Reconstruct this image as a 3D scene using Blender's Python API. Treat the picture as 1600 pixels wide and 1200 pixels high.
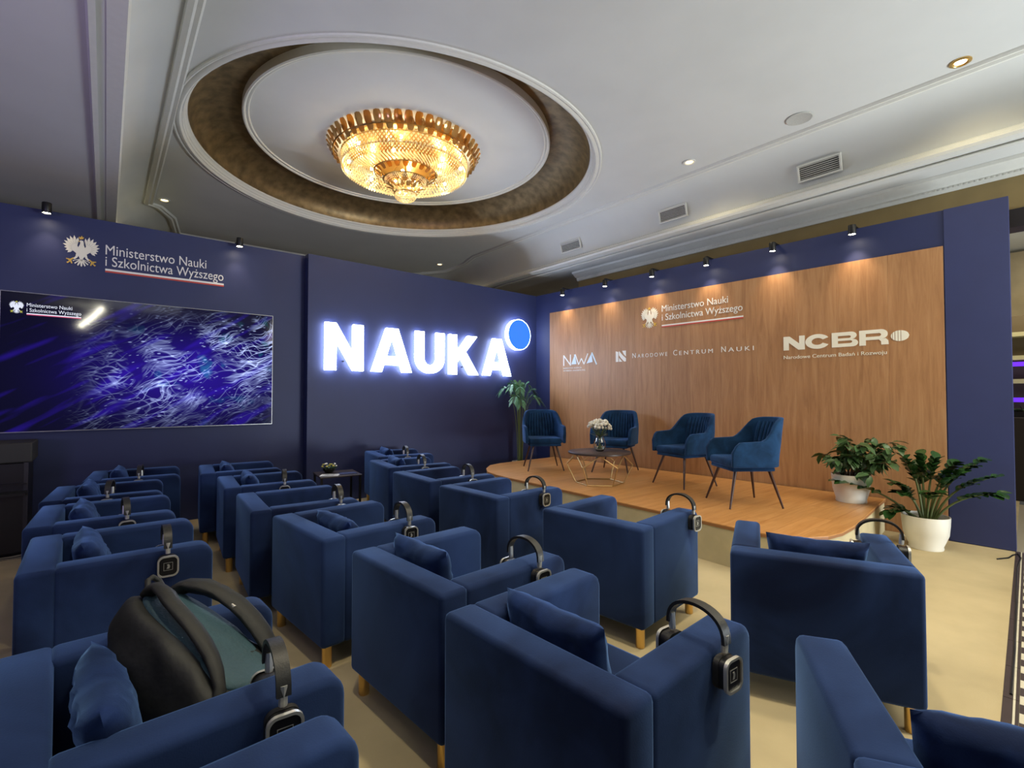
import bpy, bmesh, math, random
from mathutils import Vector, Matrix, noise
from math import sin, cos, pi, radians as R
random.seed(7)
S = bpy.context.scene
for o in list(bpy.data.objects): bpy.data.objects.remove(o)
COL = S.collection

# ------------------------------------------------------------------ camera
camd = bpy.data.cameras.new('camera'); cam = bpy.data.objects.new('camera', camd); COL.objects.link(cam)
camd.sensor_width = 36; camd.lens = 770/1600*36; camd.clip_start = .05; camd.clip_end = 100
cam.location = (0, 0, 1.45); cam.rotation_euler = (R(90+1.339), 0, R(-39.504))
S.camera = cam
# ------------------------------------------------------------------ exposure, world
S.view_settings.view_transform = 'Standard'; S.view_settings.look = 'None'
S.view_settings.exposure = 0.0; S.view_settings.gamma = 1.0
S.view_settings.use_curve_mapping = False
w = bpy.data.worlds.new('world'); S.world = w; w.use_nodes = True
w.node_tree.nodes['Background'].inputs[0].default_value = (.75, .72, .62, 1)
w.node_tree.nodes['Background'].inputs[1].default_value = .075
# ------------------------------------------------------------------ large lights of the hall behind and beside the camera
def area(name, loc, target, sx, sy, power, col, spread=180):
    l = bpy.data.lights.new(name, 'AREA'); l.shape = 'RECTANGLE'; l.size = sx; l.size_y = sy
    l.energy = power; l.color = col; l.spread = R(spread)
    o = bpy.data.objects.new(name, l); COL.objects.link(o); o.location = loc
    o.rotation_euler = (Vector(target)-Vector(loc)).to_track_quat('-Z', 'Y').to_euler()
    return o
area('hall_uplight', (5.9, -4.2, .3), (4.4, 1.6, 4.3), 2.2, 1.6, 340, (.86, .94, 1.0), 120)
area('hall_light', (5.0, -1.2, 3.5), (5.2, 1.6, 0), 2.6, 1.6, 60, (1.0, .88, .64), 130)
area('hall_light', (0.6, -2.6, 4.2), (1.2, 2.6, 0), 2.4, 1.2, 7, (.85, .9, 1.0), 130)
# downlights over the seats, in the ceiling above the camera's view
for _p, _e in (((1.9, 1.0, 4.2), 26), ((.6, 1.9, 4.2), 12), ((2.3, -.5, 4.2), 16), ((3.2, .9, 4.2), 15), ((-.1, .6, 4.0), 4)):
    area('seat_downlight', _p, (_p[0]+.05, _p[1]+.15, 0), .16, .16, _e, (1.0, .88, .62), 115)
area('violet_hall_light', (-3.2, 0.2, 1.5), (-2.0, 2.6, 3.75), 1.2, 1.2, 55, (.55, .45, 1.0), 120)

# ------------------------------------------------------------------ helpers
def new_mesh(name, bm):
    me = bpy.data.meshes.new(name); bm.normal_update(); bm.to_mesh(me); bm.free(); return me
def obj(name, bm, m=None, parent=None, smooth=None, loc=None, rz=None):
    me = bm if isinstance(bm, bpy.types.Mesh) else new_mesh(name, bm)
    o = bpy.data.objects.new(name, me); COL.objects.link(o)
    if m is not None and len(me.materials) == 0:
        for k in (m if isinstance(m, (list, tuple)) else [m]): me.materials.append(k)
    if parent is not None: o.parent = parent
    if smooth is not None: shade(me, smooth)
    if loc is not None: o.location = loc
    if rz is not None: o.rotation_euler = (0, 0, rz)
    return o
def shade(me, ang=35):
    for p in me.polygons: p.use_smooth = True
    try: me.set_sharp_from_angle(angle=R(ang))
    except Exception: pass
def tag(o, label, cat, group=None, kind=None):
    if label: o['label'] = label
    if cat: o['category'] = cat
    if group: o['group'] = group
    if kind: o['kind'] = kind
    return o
def empty(name, label, cat, loc=(0, 0, 0), rz=0, group=None):
    o = bpy.data.objects.new(name, None); COL.objects.link(o); o.location = loc; o.rotation_euler = (0, 0, rz)
    o.empty_display_size = .1
    return tag(o, label, cat, group)
def struct(name, bm, m, smooth=None):
    o = obj(name, bm, m, smooth=smooth); o['kind'] = 'structure'; return o
def copy_tree(o, parent=None):
    c = o.copy(); COL.objects.link(c)
    if parent is not None: c.parent = parent
    for ch in [x for x in o.children]: copy_tree(ch, c)
    return c
def add_box(bm, x0, x1, y0, y1, z0, z1, bev=0, seg=2):
    r = bmesh.ops.create_cube(bm, size=1)
    vs = r['verts']
    for v in vs: v.co = Vector(((x0+x1)/2+v.co.x*(x1-x0), (y0+y1)/2+v.co.y*(y1-y0), (z0+z1)/2+v.co.z*(z1-z0)))
    if bev:
        es = list({e for v in vs for e in v.link_edges})
        bmesh.ops.bevel(bm, geom=es, offset=bev, segments=seg, profile=.5, affect='EDGES')
    return vs
def box(x0, x1, y0, y1, z0, z1, bev=0, seg=2):
    bm = bmesh.new(); add_box(bm, x0, x1, y0, y1, z0, z1, bev, seg); return bm
def add_tube(bm, pts, rad, n=8, cap=True):
    pts = [Vector(p) for p in pts]; rings = []
    if not isinstance(rad, (list, tuple)): rad = [rad]*len(pts)
    prev = None
    for i, p in enumerate(pts):
        t = (pts[min(i+1, len(pts)-1)]-pts[max(i-1, 0)]).normalized()
        if prev is None:
            a = Vector((0, 0, 1)) if abs(t.z) < .9 else Vector((1, 0, 0)); u = t.cross(a).normalized()
        else: u = (prev-t*prev.dot(t)).normalized()
        prev = u; v = t.cross(u)
        rings.append([bm.verts.new(p+(u*cos(2*pi*k/n)+v*sin(2*pi*k/n))*rad[i]) for k in range(n)])
    for a, b in zip(rings, rings[1:]):
        for k in range(n): bm.faces.new((a[k], a[(k+1) % n], b[(k+1) % n], b[k]))
    if cap:
        bm.faces.new(rings[0][::-1]); bm.faces.new(rings[-1])
def tube(pts, rad, n=8):
    bm = bmesh.new(); add_tube(bm, pts, rad, n); return bm
def add_lathe(bm, prof, n=32, c=(0, 0, 0), cap0=False, cap1=False):
    rings = []
    for r, z in prof: rings.append([bm.verts.new((c[0]+r*cos(2*pi*k/n), c[1]+r*sin(2*pi*k/n), c[2]+z)) for k in range(n)])
    for a, b in zip(rings, rings[1:]):
        for k in range(n): bm.faces.new((a[k], a[(k+1) % n], b[(k+1) % n], b[k]))
    if cap0: bm.faces.new(rings[0][::-1])
    if cap1: bm.faces.new(rings[-1])
def lathe(prof, n=32, **k):
    bm = bmesh.new(); add_lathe(bm, prof, n, **k); return bm
def add_prism(bm, poly, z0, z1):
    a = [bm.verts.new((x, y, z0)) for x, y in poly]; b = [bm.verts.new((x, y, z1)) for x, y in poly]
    n = len(poly)
    bm.faces.new(a[::-1]); bm.faces.new(b)
    for i in range(n): bm.faces.new((a[i], a[(i+1) % n], b[(i+1) % n], b[i]))
def prism(poly, z0, z1):
    bm = bmesh.new(); add_prism(bm, poly, z0, z1); bmesh.ops.recalc_face_normals(bm, faces=bm.faces); return bm
def sweep(profile, path, closed=True):
    """profile (outward, z) swept along a plan path; outward is the left normal side negative (right of travel)"""
    bm = bmesh.new(); n = len(path); rings = []
    for i in range(n):
        p = Vector(path[i])
        a = Vector(path[i-1]) if (closed or i > 0) else None
        b = Vector(path[(i+1) % n]) if (closed or i < n-1) else None
        d1 = (p-a).normalized() if a is not None else None; d2 = (b-p).normalized() if b is not None else None
        if d1 is None: d1 = d2
        if d2 is None: d2 = d1
        n1 = Vector((d1.y, -d1.x)); n2 = Vector((d2.y, -d2.x)); m = (n1+n2).normalized(); m = m/max(.3, m.dot(n1))
        rings.append([bm.verts.new((p.x+m.x*o, p.y+m.y*o, z)) for o, z in profile])
    prs = list(zip(rings, rings[1:]))+([(rings[-1], rings[0])] if closed else [])
    k = len(profile)
    for a, b in prs:
        for j in range(k): bm.faces.new((a[j], a[(j+1) % k], b[(j+1) % k], b[j]))
    if not closed: bm.faces.new(rings[0][::-1]); bm.faces.new(rings[-1])
    bmesh.ops.recalc_face_normals(bm, faces=bm.faces)
    return bm

# ------------------------------------------------------------------ materials
def nodes(m):
    m.use_nodes = True; nt = m.node_tree; return nt, nt.nodes['Principled BSDF']
MAT = {}
def mat(name, col, rough=.6, metal=0, sheen=0, spec=None, noise_amt=0, nscale=5, bump=0, bscale=60, emit=None, estr=0, trans=0, coat=0, stretch=None, col2=None):
    m = bpy.data.materials.new(name); nt, b = nodes(m); N = nt.nodes; L = nt.links
    b.inputs['Base Color'].default_value = (*col, 1); b.inputs['Roughness'].default_value = rough; b.inputs['Metallic'].default_value = metal
    if sheen: b.inputs['Sheen Weight'].default_value = sheen; b.inputs['Sheen Roughness'].default_value = .35; b.inputs['Sheen Tint'].default_value = (.25, .4, 1, 1)
    if spec is not None: b.inputs['Specular IOR Level'].default_value = spec
    if trans: b.inputs['Transmission Weight'].default_value = trans
    if coat: b.inputs['Coat Weight'].default_value = coat
    if emit: b.inputs['Emission Color'].default_value = (*emit, 1); b.inputs['Emission Strength'].default_value = estr
    tc = None
    if noise_amt or bump:
        tc = N.new('ShaderNodeTexCoord'); mp = N.new('ShaderNodeMapping'); L.new(tc.outputs['Object'], mp.inputs[0])
        if stretch: mp.inputs['Scale'].default_value = stretch
    if noise_amt:
        t = N.new('ShaderNodeTexNoise'); t.inputs['Scale'].default_value = nscale; t.inputs['Detail'].default_value = 5; L.new(mp.outputs[0], t.inputs['Vector'])
        cr = N.new('ShaderNodeValToRGB'); L.new(t.outputs[0], cr.inputs[0])
        cr.color_ramp.elements[0].position = .33; cr.color_ramp.elements[1].position = .67
        c2 = col2 or tuple(min(1, c*(1+noise_amt)) for c in col)
        cr.color_ramp.elements[0].color = (*[c*(1-noise_amt) for c in col], 1); cr.color_ramp.elements[1].color = (*c2, 1)
        L.new(cr.outputs[0], b.inputs['Base Color'])
    if bump:
        t2 = N.new('ShaderNodeTexNoise'); t2.inputs['Scale'].default_value = bscale; t2.inputs['Detail'].default_value = 3; L.new(mp.outputs[0], t2.inputs['Vector'])
        bp = N.new('ShaderNodeBump'); bp.inputs['Strength'].default_value = bump; bp.inputs['Distance'].default_value = .01
        L.new(t2.outputs[0], bp.inputs['Height']); L.new(bp.outputs[0], b.inputs['Normal'])
    MAT[name] = m; return m
def wood_mat(name, c1, c2, c3, axis, rough=.45, rnd=.06):
    """grain runs along axis"""
    m = bpy.data.materials.new(name); nt, b = nodes(m); N = nt.nodes; L = nt.links
    tc = N.new('ShaderNodeTexCoord'); mp = N.new('ShaderNodeMapping'); oi = N.new('ShaderNodeObjectInfo')
    ad = N.new('ShaderNodeVectorMath'); ad.operation = 'ADD'; cx = N.new('ShaderNodeCombineXYZ')
    mu = N.new('ShaderNodeMath'); mu.operation = 'MULTIPLY'; mu.inputs[1].default_value = 37
    L.new(oi.outputs['Random'], mu.inputs[0]); L.new(mu.outputs[0], cx.inputs[0]); L.new(mu.outputs[0], cx.inputs[2])
    L.new(tc.outputs['Object'], ad.inputs[0]); L.new(cx.outputs[0], ad.inputs[1]); L.new(ad.outputs[0], mp.inputs[0])
    sc = [9, 9, 9]; sc[axis] = .7; mp.inputs['Scale'].default_value = sc
    t = N.new('ShaderNodeTexNoise'); t.inputs['Scale'].default_value = 2.2; t.inputs['Detail'].default_value = 8; t.inputs['Roughness'].default_value = .65; t.inputs['Distortion'].default_value = .6
    L.new(mp.outputs[0], t.inputs['Vector'])
    cr = N.new('ShaderNodeValToRGB'); e = cr.color_ramp.elements; e[0].position = .28; e[0].color = (*c1, 1); e[1].position = .72; e[1].color = (*c3, 1)
    x = cr.color_ramp.elements.new(.5); x.color = (*c2, 1)
    L.new(t.outputs[0], cr.inputs[0])
    hs = N.new('ShaderNodeHueSaturation'); mr = N.new('ShaderNodeMapRange'); mr.inputs[3].default_value = 1-rnd; mr.inputs[4].default_value = 1+rnd
    L.new(oi.outputs['Random'], mr.inputs[0]); L.new(mr.outputs[0], hs.inputs['Value']); L.new(cr.outputs[0], hs.inputs['Color'])
    L.new(hs.outputs[0], b.inputs['Base Color']); b.inputs['Roughness'].default_value = rough
    bp = N.new('ShaderNodeBump'); bp.inputs['Strength'].default_value = .08; bp.inputs['Distance'].default_value = .003
    L.new(t.outputs[0], bp.inputs['Height']); L.new(bp.outputs[0], b.inputs['Normal'])
    MAT[name] = m; return m
def velvet(name, dark, light, sc=2.2, sheen=.5):
    """velvet whose brushed pile gives patches of a lighter and a darker blue"""
    m = bpy.data.materials.new(name); nt, b = nodes(m); N = nt.nodes; L = nt.links
    tc = N.new('ShaderNodeTexCoord'); oi = N.new('ShaderNodeObjectInfo'); ad = N.new('ShaderNodeVectorMath'); ad.operation = 'ADD'
    L.new(tc.outputs['Object'], ad.inputs[0]); L.new(oi.outputs['Location'], ad.inputs[1])
    t = N.new('ShaderNodeTexNoise'); t.inputs['Scale'].default_value = sc; t.inputs['Detail'].default_value = 4; t.inputs['Distortion'].default_value = .8; L.new(ad.outputs[0], t.inputs['Vector'])
    cr = N.new('ShaderNodeValToRGB'); e = cr.color_ramp.elements; e[0].position = .36; e[0].color = (*dark, 1); e[1].position = .64; e[1].color = (*light, 1)
    L.new(t.outputs[0], cr.inputs[0]); L.new(cr.outputs[0], b.inputs['Base Color'])
    b.inputs['Roughness'].default_value = .85; b.inputs['Specular IOR Level'].default_value = .15
    b.inputs['Sheen Weight'].default_value = sheen; b.inputs['Sheen Roughness'].default_value = .4; b.inputs['Sheen Tint'].default_value = (.24, .46, 1, 1)
    t2 = N.new('ShaderNodeTexNoise'); t2.inputs['Scale'].default_value = 240; L.new(tc.outputs['Object'], t2.inputs['Vector'])
    bp = N.new('ShaderNodeBump'); bp.inputs['Strength'].default_value = .12; bp.inputs['Distance'].default_value = .004
    L.new(t2.outputs[0], bp.inputs['Height']); L.new(bp.outputs[0], b.inputs['Normal'])
    MAT[name] = m; return m

M_vel = velvet('navy_velvet', (.003, .008, .034), (.018, .040, .128), 1.5, .5)
M_cush = velvet('navy_cushion_velvet', (.003, .009, .040), (.011, .028, .11), 5, .6)
M_chair = velvet('petrol_velvet', (.004, .021, .060), (.009, .042, .115), 6, .35)
M_gold = mat('brushed_gold', (.75, .5, .18), .3, 1)
M_brass = mat('champagne_metal', (.50, .34, .15), .45, .8)
M_blue = mat('navy_paint', (.018, .027, .102), .55, noise_amt=.05, nscale=3, bump=.03, bscale=80)
M_blue2 = mat('navy_paint_side', (.026, .036, .125), .6, noise_amt=.05, nscale=3)
M_ceil = mat('ceiling_plaster', (.62, .63, .60), .85, noise_amt=.03, nscale=1.5)
M_mould = mat('white_moulding', (.68, .68, .62), .6, noise_amt=.02, nscale=20)
M_goldleaf = mat('gold_leaf_plaster', (.22, .155, .075), .45, .6, noise_amt=.3, nscale=9, bump=.12, bscale=26)
M_ochre = mat('ochre_wall_paint', (.27, .20, .085), .8, noise_amt=.06, nscale=4)
M_carpet = mat('cream_carpet', (.47, .385, .225), .95, noise_amt=.10, nscale=2.2, bump=.25, bscale=420)
M_stage_side = mat('cream_stage_carpet', (.50, .43, .26), .95, noise_amt=.08, nscale=5, bump=.2, bscale=420)
M_wood = wood_mat('oak_wall_laminate', (.29, .137, .056), (.39, .198, .085), (.46, .255, .118), 1, .5, .05)
M_deck = wood_mat('oak_deck_laminate', (.42, .18, .05), (.52, .25, .08), (.60, .31, .11), 0, .35, .05)
M_deckedge = mat('deck_edge', (.28, .12, .04), .5)
M_black = mat('black_plastic', (.008, .008, .009), .35)
M_blackm = mat('black_metal', (.012, .012, .012), .4, .3)
M_leather = mat('black_leather', (.015, .015, .014), .45, bump=.1, bscale=200)
M_silver = mat('satin_silver', (.62, .62, .58), .35, .7)
M_white = mat('white_vinyl', (.82, .81, .76), .5)
M_cream = mat('off_white_print', (.86, .83, .70), .5)
M_ice = mat('pale_blue_print', (.62, .75, .82), .5)
M_yellow = mat('yellow_gold_print', (.70, .45, .08), .5)
M_red = mat('red_print', (.55, .06, .04), .5)
M_grey = mat('feather_line_grey', (.38, .38, .30), .6)
M_dkleg = mat('dark_walnut_leg', (.045, .018, .012), .35)
M_pot = mat('white_pot', (.78, .76, .68), .35)
M_soil = mat('potting_soil', (.04, .025, .015), .95, noise_amt=.4, nscale=60)
M_leaf = mat('ficus_leaf', (.05, .11, .035), .4, noise_amt=.35, nscale=4)
M_leaf2 = mat('glossy_dark_leaf', (.025, .075, .018), .25, noise_amt=.3, nscale=5)
M_palm = mat('palm_leaf', (.08, .2, .10), .45, noise_amt=.25, nscale=5)
M_stem = mat('green_stem', (.10, .13, .04), .5)
M_bark = mat('brown_stem', (.10, .06, .03), .8)
M_tabletop = mat('dark_table_top', (.045, .032, .03), .35)
M_petal = mat('white_petal', (.85, .82, .72), .6)
M_glass = mat('clear_glass', (.95, 1, .95), .03, trans=1)
M_water = mat('vase_water', (.8, .95, .8), .02, trans=1)

# ------------------------------------------------------------------ wall frames (partition walls)
class Frame:
    """local x to the viewer's right, y up, z out of the wall"""
    def __init__(s, O, E):
        s.O = Vector((*O, 0)); d = Vector((*E, 0))-s.O; s.L = d.length; s.d = d.normalized(); s.n = Vector((s.d.y, -s.d.x, 0))
        s.M = Matrix(((s.d.x, 0, s.n.x, s.O.x), (s.d.y, 0, s.n.y, s.O.y), (0, 1, 0, 0), (0, 0, 0, 1)))
    def P(s, x, z, out=0): return s.O+s.d*x+Vector((0, 0, z))+s.n*out
TOP = 3.33
CORNER = (6.272, 6.883)
WW = Frame(CORNER, (6.548, .579))            # wood clad wall
NW = Frame((2.044, 6.714), CORNER)           # NAUKA wall
TW = Frame((-3.4, 6.812), (2.14, 6.861))     # screen wall
def wallbox(F, x0, x1, z0, z1, o0, o1, bev=0):
    bm = box(x0, x1, z0, z1, o0, o1, bev); bm.transform(F.M); return bm
def on(F, bm): bm.transform(F.M); return bm

# ================================================================== SETTING
bm = bmesh.new()
vs = [bm.verts.new(p) for p in ((-5, -6, 0), (-5, 12, 0), (12, 12, 0), (12, .98, 0), (6.45, .578, 0), (3.077, .335, 0), (-5, -.25, 0))]
bm.faces.new([vs[1], vs[2], vs[3], vs[4], vs[5], vs[6]][::-1])
bm.verts.remove(vs[0])
bmesh.ops.recalc_face_normals(bm, faces=bm.faces)
for f in bm.faces:
    if f.normal.z < 0: f.normal_flip()
floor = struct('floor', bm, M_carpet)
wr = struct('wall_right', wallbox(WW, 0, WW.L, 0, TOP, -.12, 0, .002), M_blue)
wb = struct('wall_back', wallbox(NW, 0, NW.L+.12, 0, TOP, -.12, 0, .002), M_blue)
wl = struct('wall_left', wallbox(TW, 0, TW.L+.03, 0, TOP, -.12, 0, .002), M_blue)
# the separate end board of the wood wall (seam above the right edge of the cladding)
obj('end_board', wallbox(WW, 5.848, WW.L+.003, 0.005, TOP+.002, .001, .012, .002), M_blue2, wr)
# wood cladding, board by board
nb = 12; x0 = .36; x1 = 5.84
for i in range(nb):
    a = x0+(x1-x0)*i/nb; b = x0+(x1-x0)*(i+1)/nb
    bm = box(0.0006, (b-a)-.0006, .002, 2.964, .0, .012, .0008, 1)
    o = obj('wood_panel', bm, M_wood, wr)
    o.matrix_world = WW.M @ Matrix.Translation((a, 0, 0))
# ---- ceiling: tray with cove, soffit round it
HC, HS = 4.30, 3.75
up = [(5.8, -5), (5.8, 8.2), (5.95, 8.75), (6.0, 9.6), (5.5, 10.4), (.9, 10.4), (.75, 9.5), (.55, 9.07), (.42, 9.0), (.45, -5)]
lo = [(6.2, -5), (6.2, 7.95), (6.32, 8.8), (6.45, 9.9), (5.9, 10.9), (.4, 10.9), (.2, 9.9), (.08, 9.3), (.0, 9.1), (.0, -5)]
ou = [(11.5, -5), (11.5, 8), (11.5, 8.9), (11.5, 12), (6, 12), (0, 12), (-5, 12), (-5, 9.5), (-5, 9.1), (-5, -5)]
MC = (2.95, 5.74)
bm = bmesh.new()
NC = 96
cv = [bm.verts.new((MC[0]+2.40*cos(2*pi*k/NC), MC[1]+2.40*sin(2*pi*k/NC), HC)) for k in range(NC)]
uv_ = [bm.verts.new((x, y, HC)) for x, y in up]
ed = [bm.edges.new((cv[k], cv[(k+1) % NC])) for k in range(NC)]+[bm.edges.new((uv_[k], uv_[(k+1) % len(up)])) for k in range(len(up))]
bmesh.ops.triangle_fill(bm, use_beauty=True, edges=ed)
ceiling = struct('ceiling', bm, M_ceil)
bm = bmesh.new(); K = 9; rings = []
for j in range(K+1):
    t = j/K; a = t*pi/2
    f = 1-cos(a); g = sin(a)          # quarter cove: rises steeply, then turns inwards
    rings.append([bm.verts.new((l[0]+(u[0]-l[0])*f, l[1]+(u[1]-l[1])*f, HS+.06+(HC-HS-.06)*g)) for l, u in zip(lo, up)])
for a, b in zip(rings, rings[1:]):
    for k in range(len(lo)): bm.faces.new((a[k], a[(k+1) % len(lo)], b[(k+1) % len(lo)], b[k]))
obj('cove', bm, M_ceil, ceiling, 30)
bm = bmesh.new()
a = [bm.verts.new((x, y, HS)) for x, y in lo]; b = [bm.verts.new((x, y, HS)) for x, y in ou]; c_ = [bm.verts.new((x, y, HS+.06)) for x, y in lo]
n = len(lo)
for k in range(n):
    bm.faces.new((a[k], b[k], b[(k+1) % n], a[(k+1) % n])); bm.faces.new((a[k], a[(k+1) % n], c_[(k+1) % n], c_[k]))
obj('soffit', bm, M_ceil, ceiling)
loS = lo[1:-1]
profL = [(.03, HS-.005), (-.07, HS-.005), (-.085, HS+.02), (-.07, HS+.04), (-.05, HS+.05), (-.045, HS+.075), (-.02, HS+.095), (.03, HS+.10)]
struct('trim_1', sweep(profL, lo), M_mould, 40)
profL2 = [(.10, HS+.002), (.08, HS-.022), (.115, HS-.03), (.13, HS+.002)]
struct('trim_2', sweep(profL2, lo), M_mould, 40)
profU = [(.03, HC+.004), (.02, HC-.03), (-.02, HC-.038), (-.04, HC-.02), (-.07, HC-.028), (-.085, HC-.012), (-.09, HC+.004)]
struct('trim_3', sweep(profU, up), M_mould, 40)
# ---- medallion
def ring(prof, m, name, c=MC, sm=40):
    o = obj(name, lathe(prof, 128, c=(c[0], c[1], 0)), m, ceiling, sm); return o
ring([(2.50, HC+.003), (2.495, HC-.015), (2.48, HC-.02), (2.465, HC-.01), (2.45, HC-.022), (2.425, HC-.022), (2.405, HC+.0), (2.395, HC+.03), (2.385, HC+.035), (2.375, HC+.06), (2.36, HC+.07), (2.355, HC+.10)], M_mould, 'medallion_moulding')
gp = []
for j in range(13):
    t = j/12*pi/2
    gp.append((2.355-.46*(1-cos(t)), HC+.09+.33*sin(t)))
gp.append((1.86, HC+.42))
ring(gp, M_goldleaf, 'gilded_cove')
DZ = 4.66
ring([(1.86, HC+.42), (1.862, 4.65), (1.86, 4.63), (1.845, 4.622), (1.83, 4.628), (1.822, 4.645), (1.81, 4.638), (1.795, 4.64), (1.785, 4.662)], M_mould, 'disc_moulding')
obj('medallion_disc', lathe([(.01, DZ), (1.2, DZ), (1.80, DZ-.004)], 96, c=(MC[0], MC[1], 0)), M_ceil, ceiling, 40)
# ---- ochre wall above and behind the partition, with its cornice
gw = bmesh.new()
add_box(gw, 6.85, 7.15, .78, 6.34, 0, HS); add_box(gw, 6.85, 7.15, -5, .78, 3.28, HS)
wf = struct('wall_far', gw, M_ochre)
corn = [(0, 3.60), (-.03, 3.60), (-.045, 3.625), (-.05, 3.65), (-.10, 3.67), (-.14, 3.705), (-.17, 3.715), (-.18, 3.748), (0, 3.748)]
struct('trim_4', sweep(corn, [(6.85, -5), (6.85, 6.34), (7.6, 6.34)][::-1] if False else [(6.85, -5), (6.85, 6.34)], False), M_mould, 40)
struct('trim_5', box(6.84, 7.10, -5, .78, 3.10, 3.28, .004), mat('dark_beam', (.012, .008, .010), .5))
# far wall that closes the space beyond the partitions
struct('wall_beyond', box(-5, 11.5, 12, 12.1, 0, HS+.05), M_ochre)
# dotted bead strip of the cornice
bm = bmesh.new()
for k in range(150):
    y = .2+k*.041
    add_box(bm, 6.80, 6.812, y, y+.02, 3.625, 3.645)
o = obj('cornice_bead', bm, M_mould, wf); o['kind'] = 'stuff'

# ================================================================== STAGE
SZ = .345
outline = [(6.255, 6.385), (5.547, 6.384), (4.99, 6.367), (4.73, 6.285), (4.48, 6.05), (4.295, 5.764), (4.225, 5.477), (4.20, 5.216), (4.17, 4.175), (4.145, 3.6), (4.118, 2.994), (4.098, 2.401), (4.08, 2.052), (4.085, 1.799), (4.136, 1.623), (4.242, 1.517), (4.403, 1.43), (4.619, 1.395), (4.919, 1.40), (6.47, 1.55)]
def inset(poly, d):
    c = Vector((5.2, 4.0)); out = []
    for p in poly:
        v = Vector(p); out.append(tuple(v+(c-v).normalized()*d) if v.x < 6.2 else (v.x, v.y+(d if v.y < 3 else -d)))
    return out
stage = empty('stage', 'low curved stage with oak laminate top and cream carpeted side', 'stage', (5.2, 4, 0))
def rel(bm): bm.transform(Matrix.Translation((-5.2, -4, 0))); return bm
obj('stage_side', rel(prism(inset(outline, .012), 0, SZ-.03)), M_stage_side, stage)
obj('deck_edge', rel(prism(outline, SZ-.03, SZ-.008)), M_deckedge, stage)
def clip(poly, y, keep_above):
    out = []; n = len(poly)
    for i in range(n):
        p, q = poly[i], poly[(i+1) % n]; ip = (p[1] >= y) == keep_above; iq = (q[1] >= y) == keep_above
        if ip: out.append(p)
        if ip != iq:
            t = (y-p[1])/(q[1]-p[1]); out.append((p[0]+(q[0]-p[0])*t, y))
    return out
y = 1.395; k = 0
while y < 6.38:
    pl = clip(clip(outline, y+.0006, True), min(y+.19, 6.39)-.0006, False)
    if len(pl) > 2:
        # two boards per course with a staggered end joint
        xj = 5.0+.7*((k*7) % 3-1)/1.5
        for side in (0, 1):
            pp = [(p[1], p[0]) for p in pl]
            pp = clip(pp, xj+(.0006 if side else -.0006), bool(side)); pp = [(p[1], p[0]) for p in pp]
            if len(pp) > 2: obj('deck_board', rel(prism(pp, SZ-.008, SZ)), M_deck, stage)
    y += .19; k += 1

# ================================================================== LETTERING
def poly_bm(polys, z0, z1):
    bm = bmesh.new()
    for p in polys: add_prism(bm, p, z0, z1)
    bmesh.ops.recalc_face_normals(bm, faces=bm.faces); return bm
def _glyphs(body, spacing):
    cu = bpy.data.curves.new('t', 'FONT'); cu.body = body; cu.size = 1; cu.space_character = spacing; cu.resolution_u = 5
    o = bpy.data.objects.new('t', cu); COL.objects.link(o)
    dg = bpy.context.evaluated_depsgraph_get(); dg.update()
    me = bpy.data.meshes.new_from_object(o.evaluated_get(dg)); bpy.data.objects.remove(o); bpy.data.curves.remove(cu)
    bm = bmesh.new(); bm.from_mesh(me); bpy.data.meshes.remove(me); return bm
def _right(body, spacing):
    bm = _glyphs(body, spacing); m_ = max(v.co.x for v in bm.verts); bm.free(); return m_
def text_bm(body, x, y, width, cap, thick=.004, bold=0, spacing=1):
    plain = body.replace('ż', 'z').replace('ń', 'n')
    bm = _glyphs(plain, spacing)
    xs = [v.co.x for v in bm.verts]; mn, mx = min(xs), max(xs)
    for i, ch_ in enumerate(body):          # the Polish accents, drawn over the plain letters
        if ch_ in 'żń':
            r_ = _right(plain[:i+1], spacing); l_ = _right(plain[:i], spacing); c_ = (l_+r_)/2+.01
            if ch_ == 'ż': pl = [(c_+.05*cos(2*pi*k/10), .585+.05*sin(2*pi*k/10)) for k in range(10)]
            else: pl = [(c_-.03, .53), (c_+.02, .53), (c_+.10, .66), (c_+.02, .66)]
            bm.faces.new([bm.verts.new((p[0], p[1], 0)) for p in pl])
    sx = width/(mx-mn)
    for v in bm.verts: v.co = Vector((x+(v.co.x-mn)*sx, y+v.co.y*cap/.70, 0))
    r = bmesh.ops.extrude_face_region(bm, geom=bm.faces[:])
    for g in r['geom']:
        if isinstance(g, bmesh.types.BMVert): g.co.z += thick
    bmesh.ops.recalc_face_normals(bm, faces=bm.faces)
    return bm
def sign_root(name, F, x, z, label, cat='sign', out=.0, group=None):
    o = empty(name, label, cat, (0, 0, 0), 0, group); o.matrix_world = F.M @ Matrix.Translation((x, z, out)); return o
def seg(cx, cy, r0, r1, a0, a1, n=10, sx=1, sy=1):
    o = [(cx+r1*sx*cos(a0+(a1-a0)*k/n), cy+r1*sy*sin(a0+(a1-a0)*k/n)) for k in range(n+1)]
    i = [(cx+r0*sx*cos(a0+(a1-a0)*k/n), cy+r0*sy*sin(a0+(a1-a0)*k/n)) for k in range(n+1)]
    return o+i[::-1]

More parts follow.
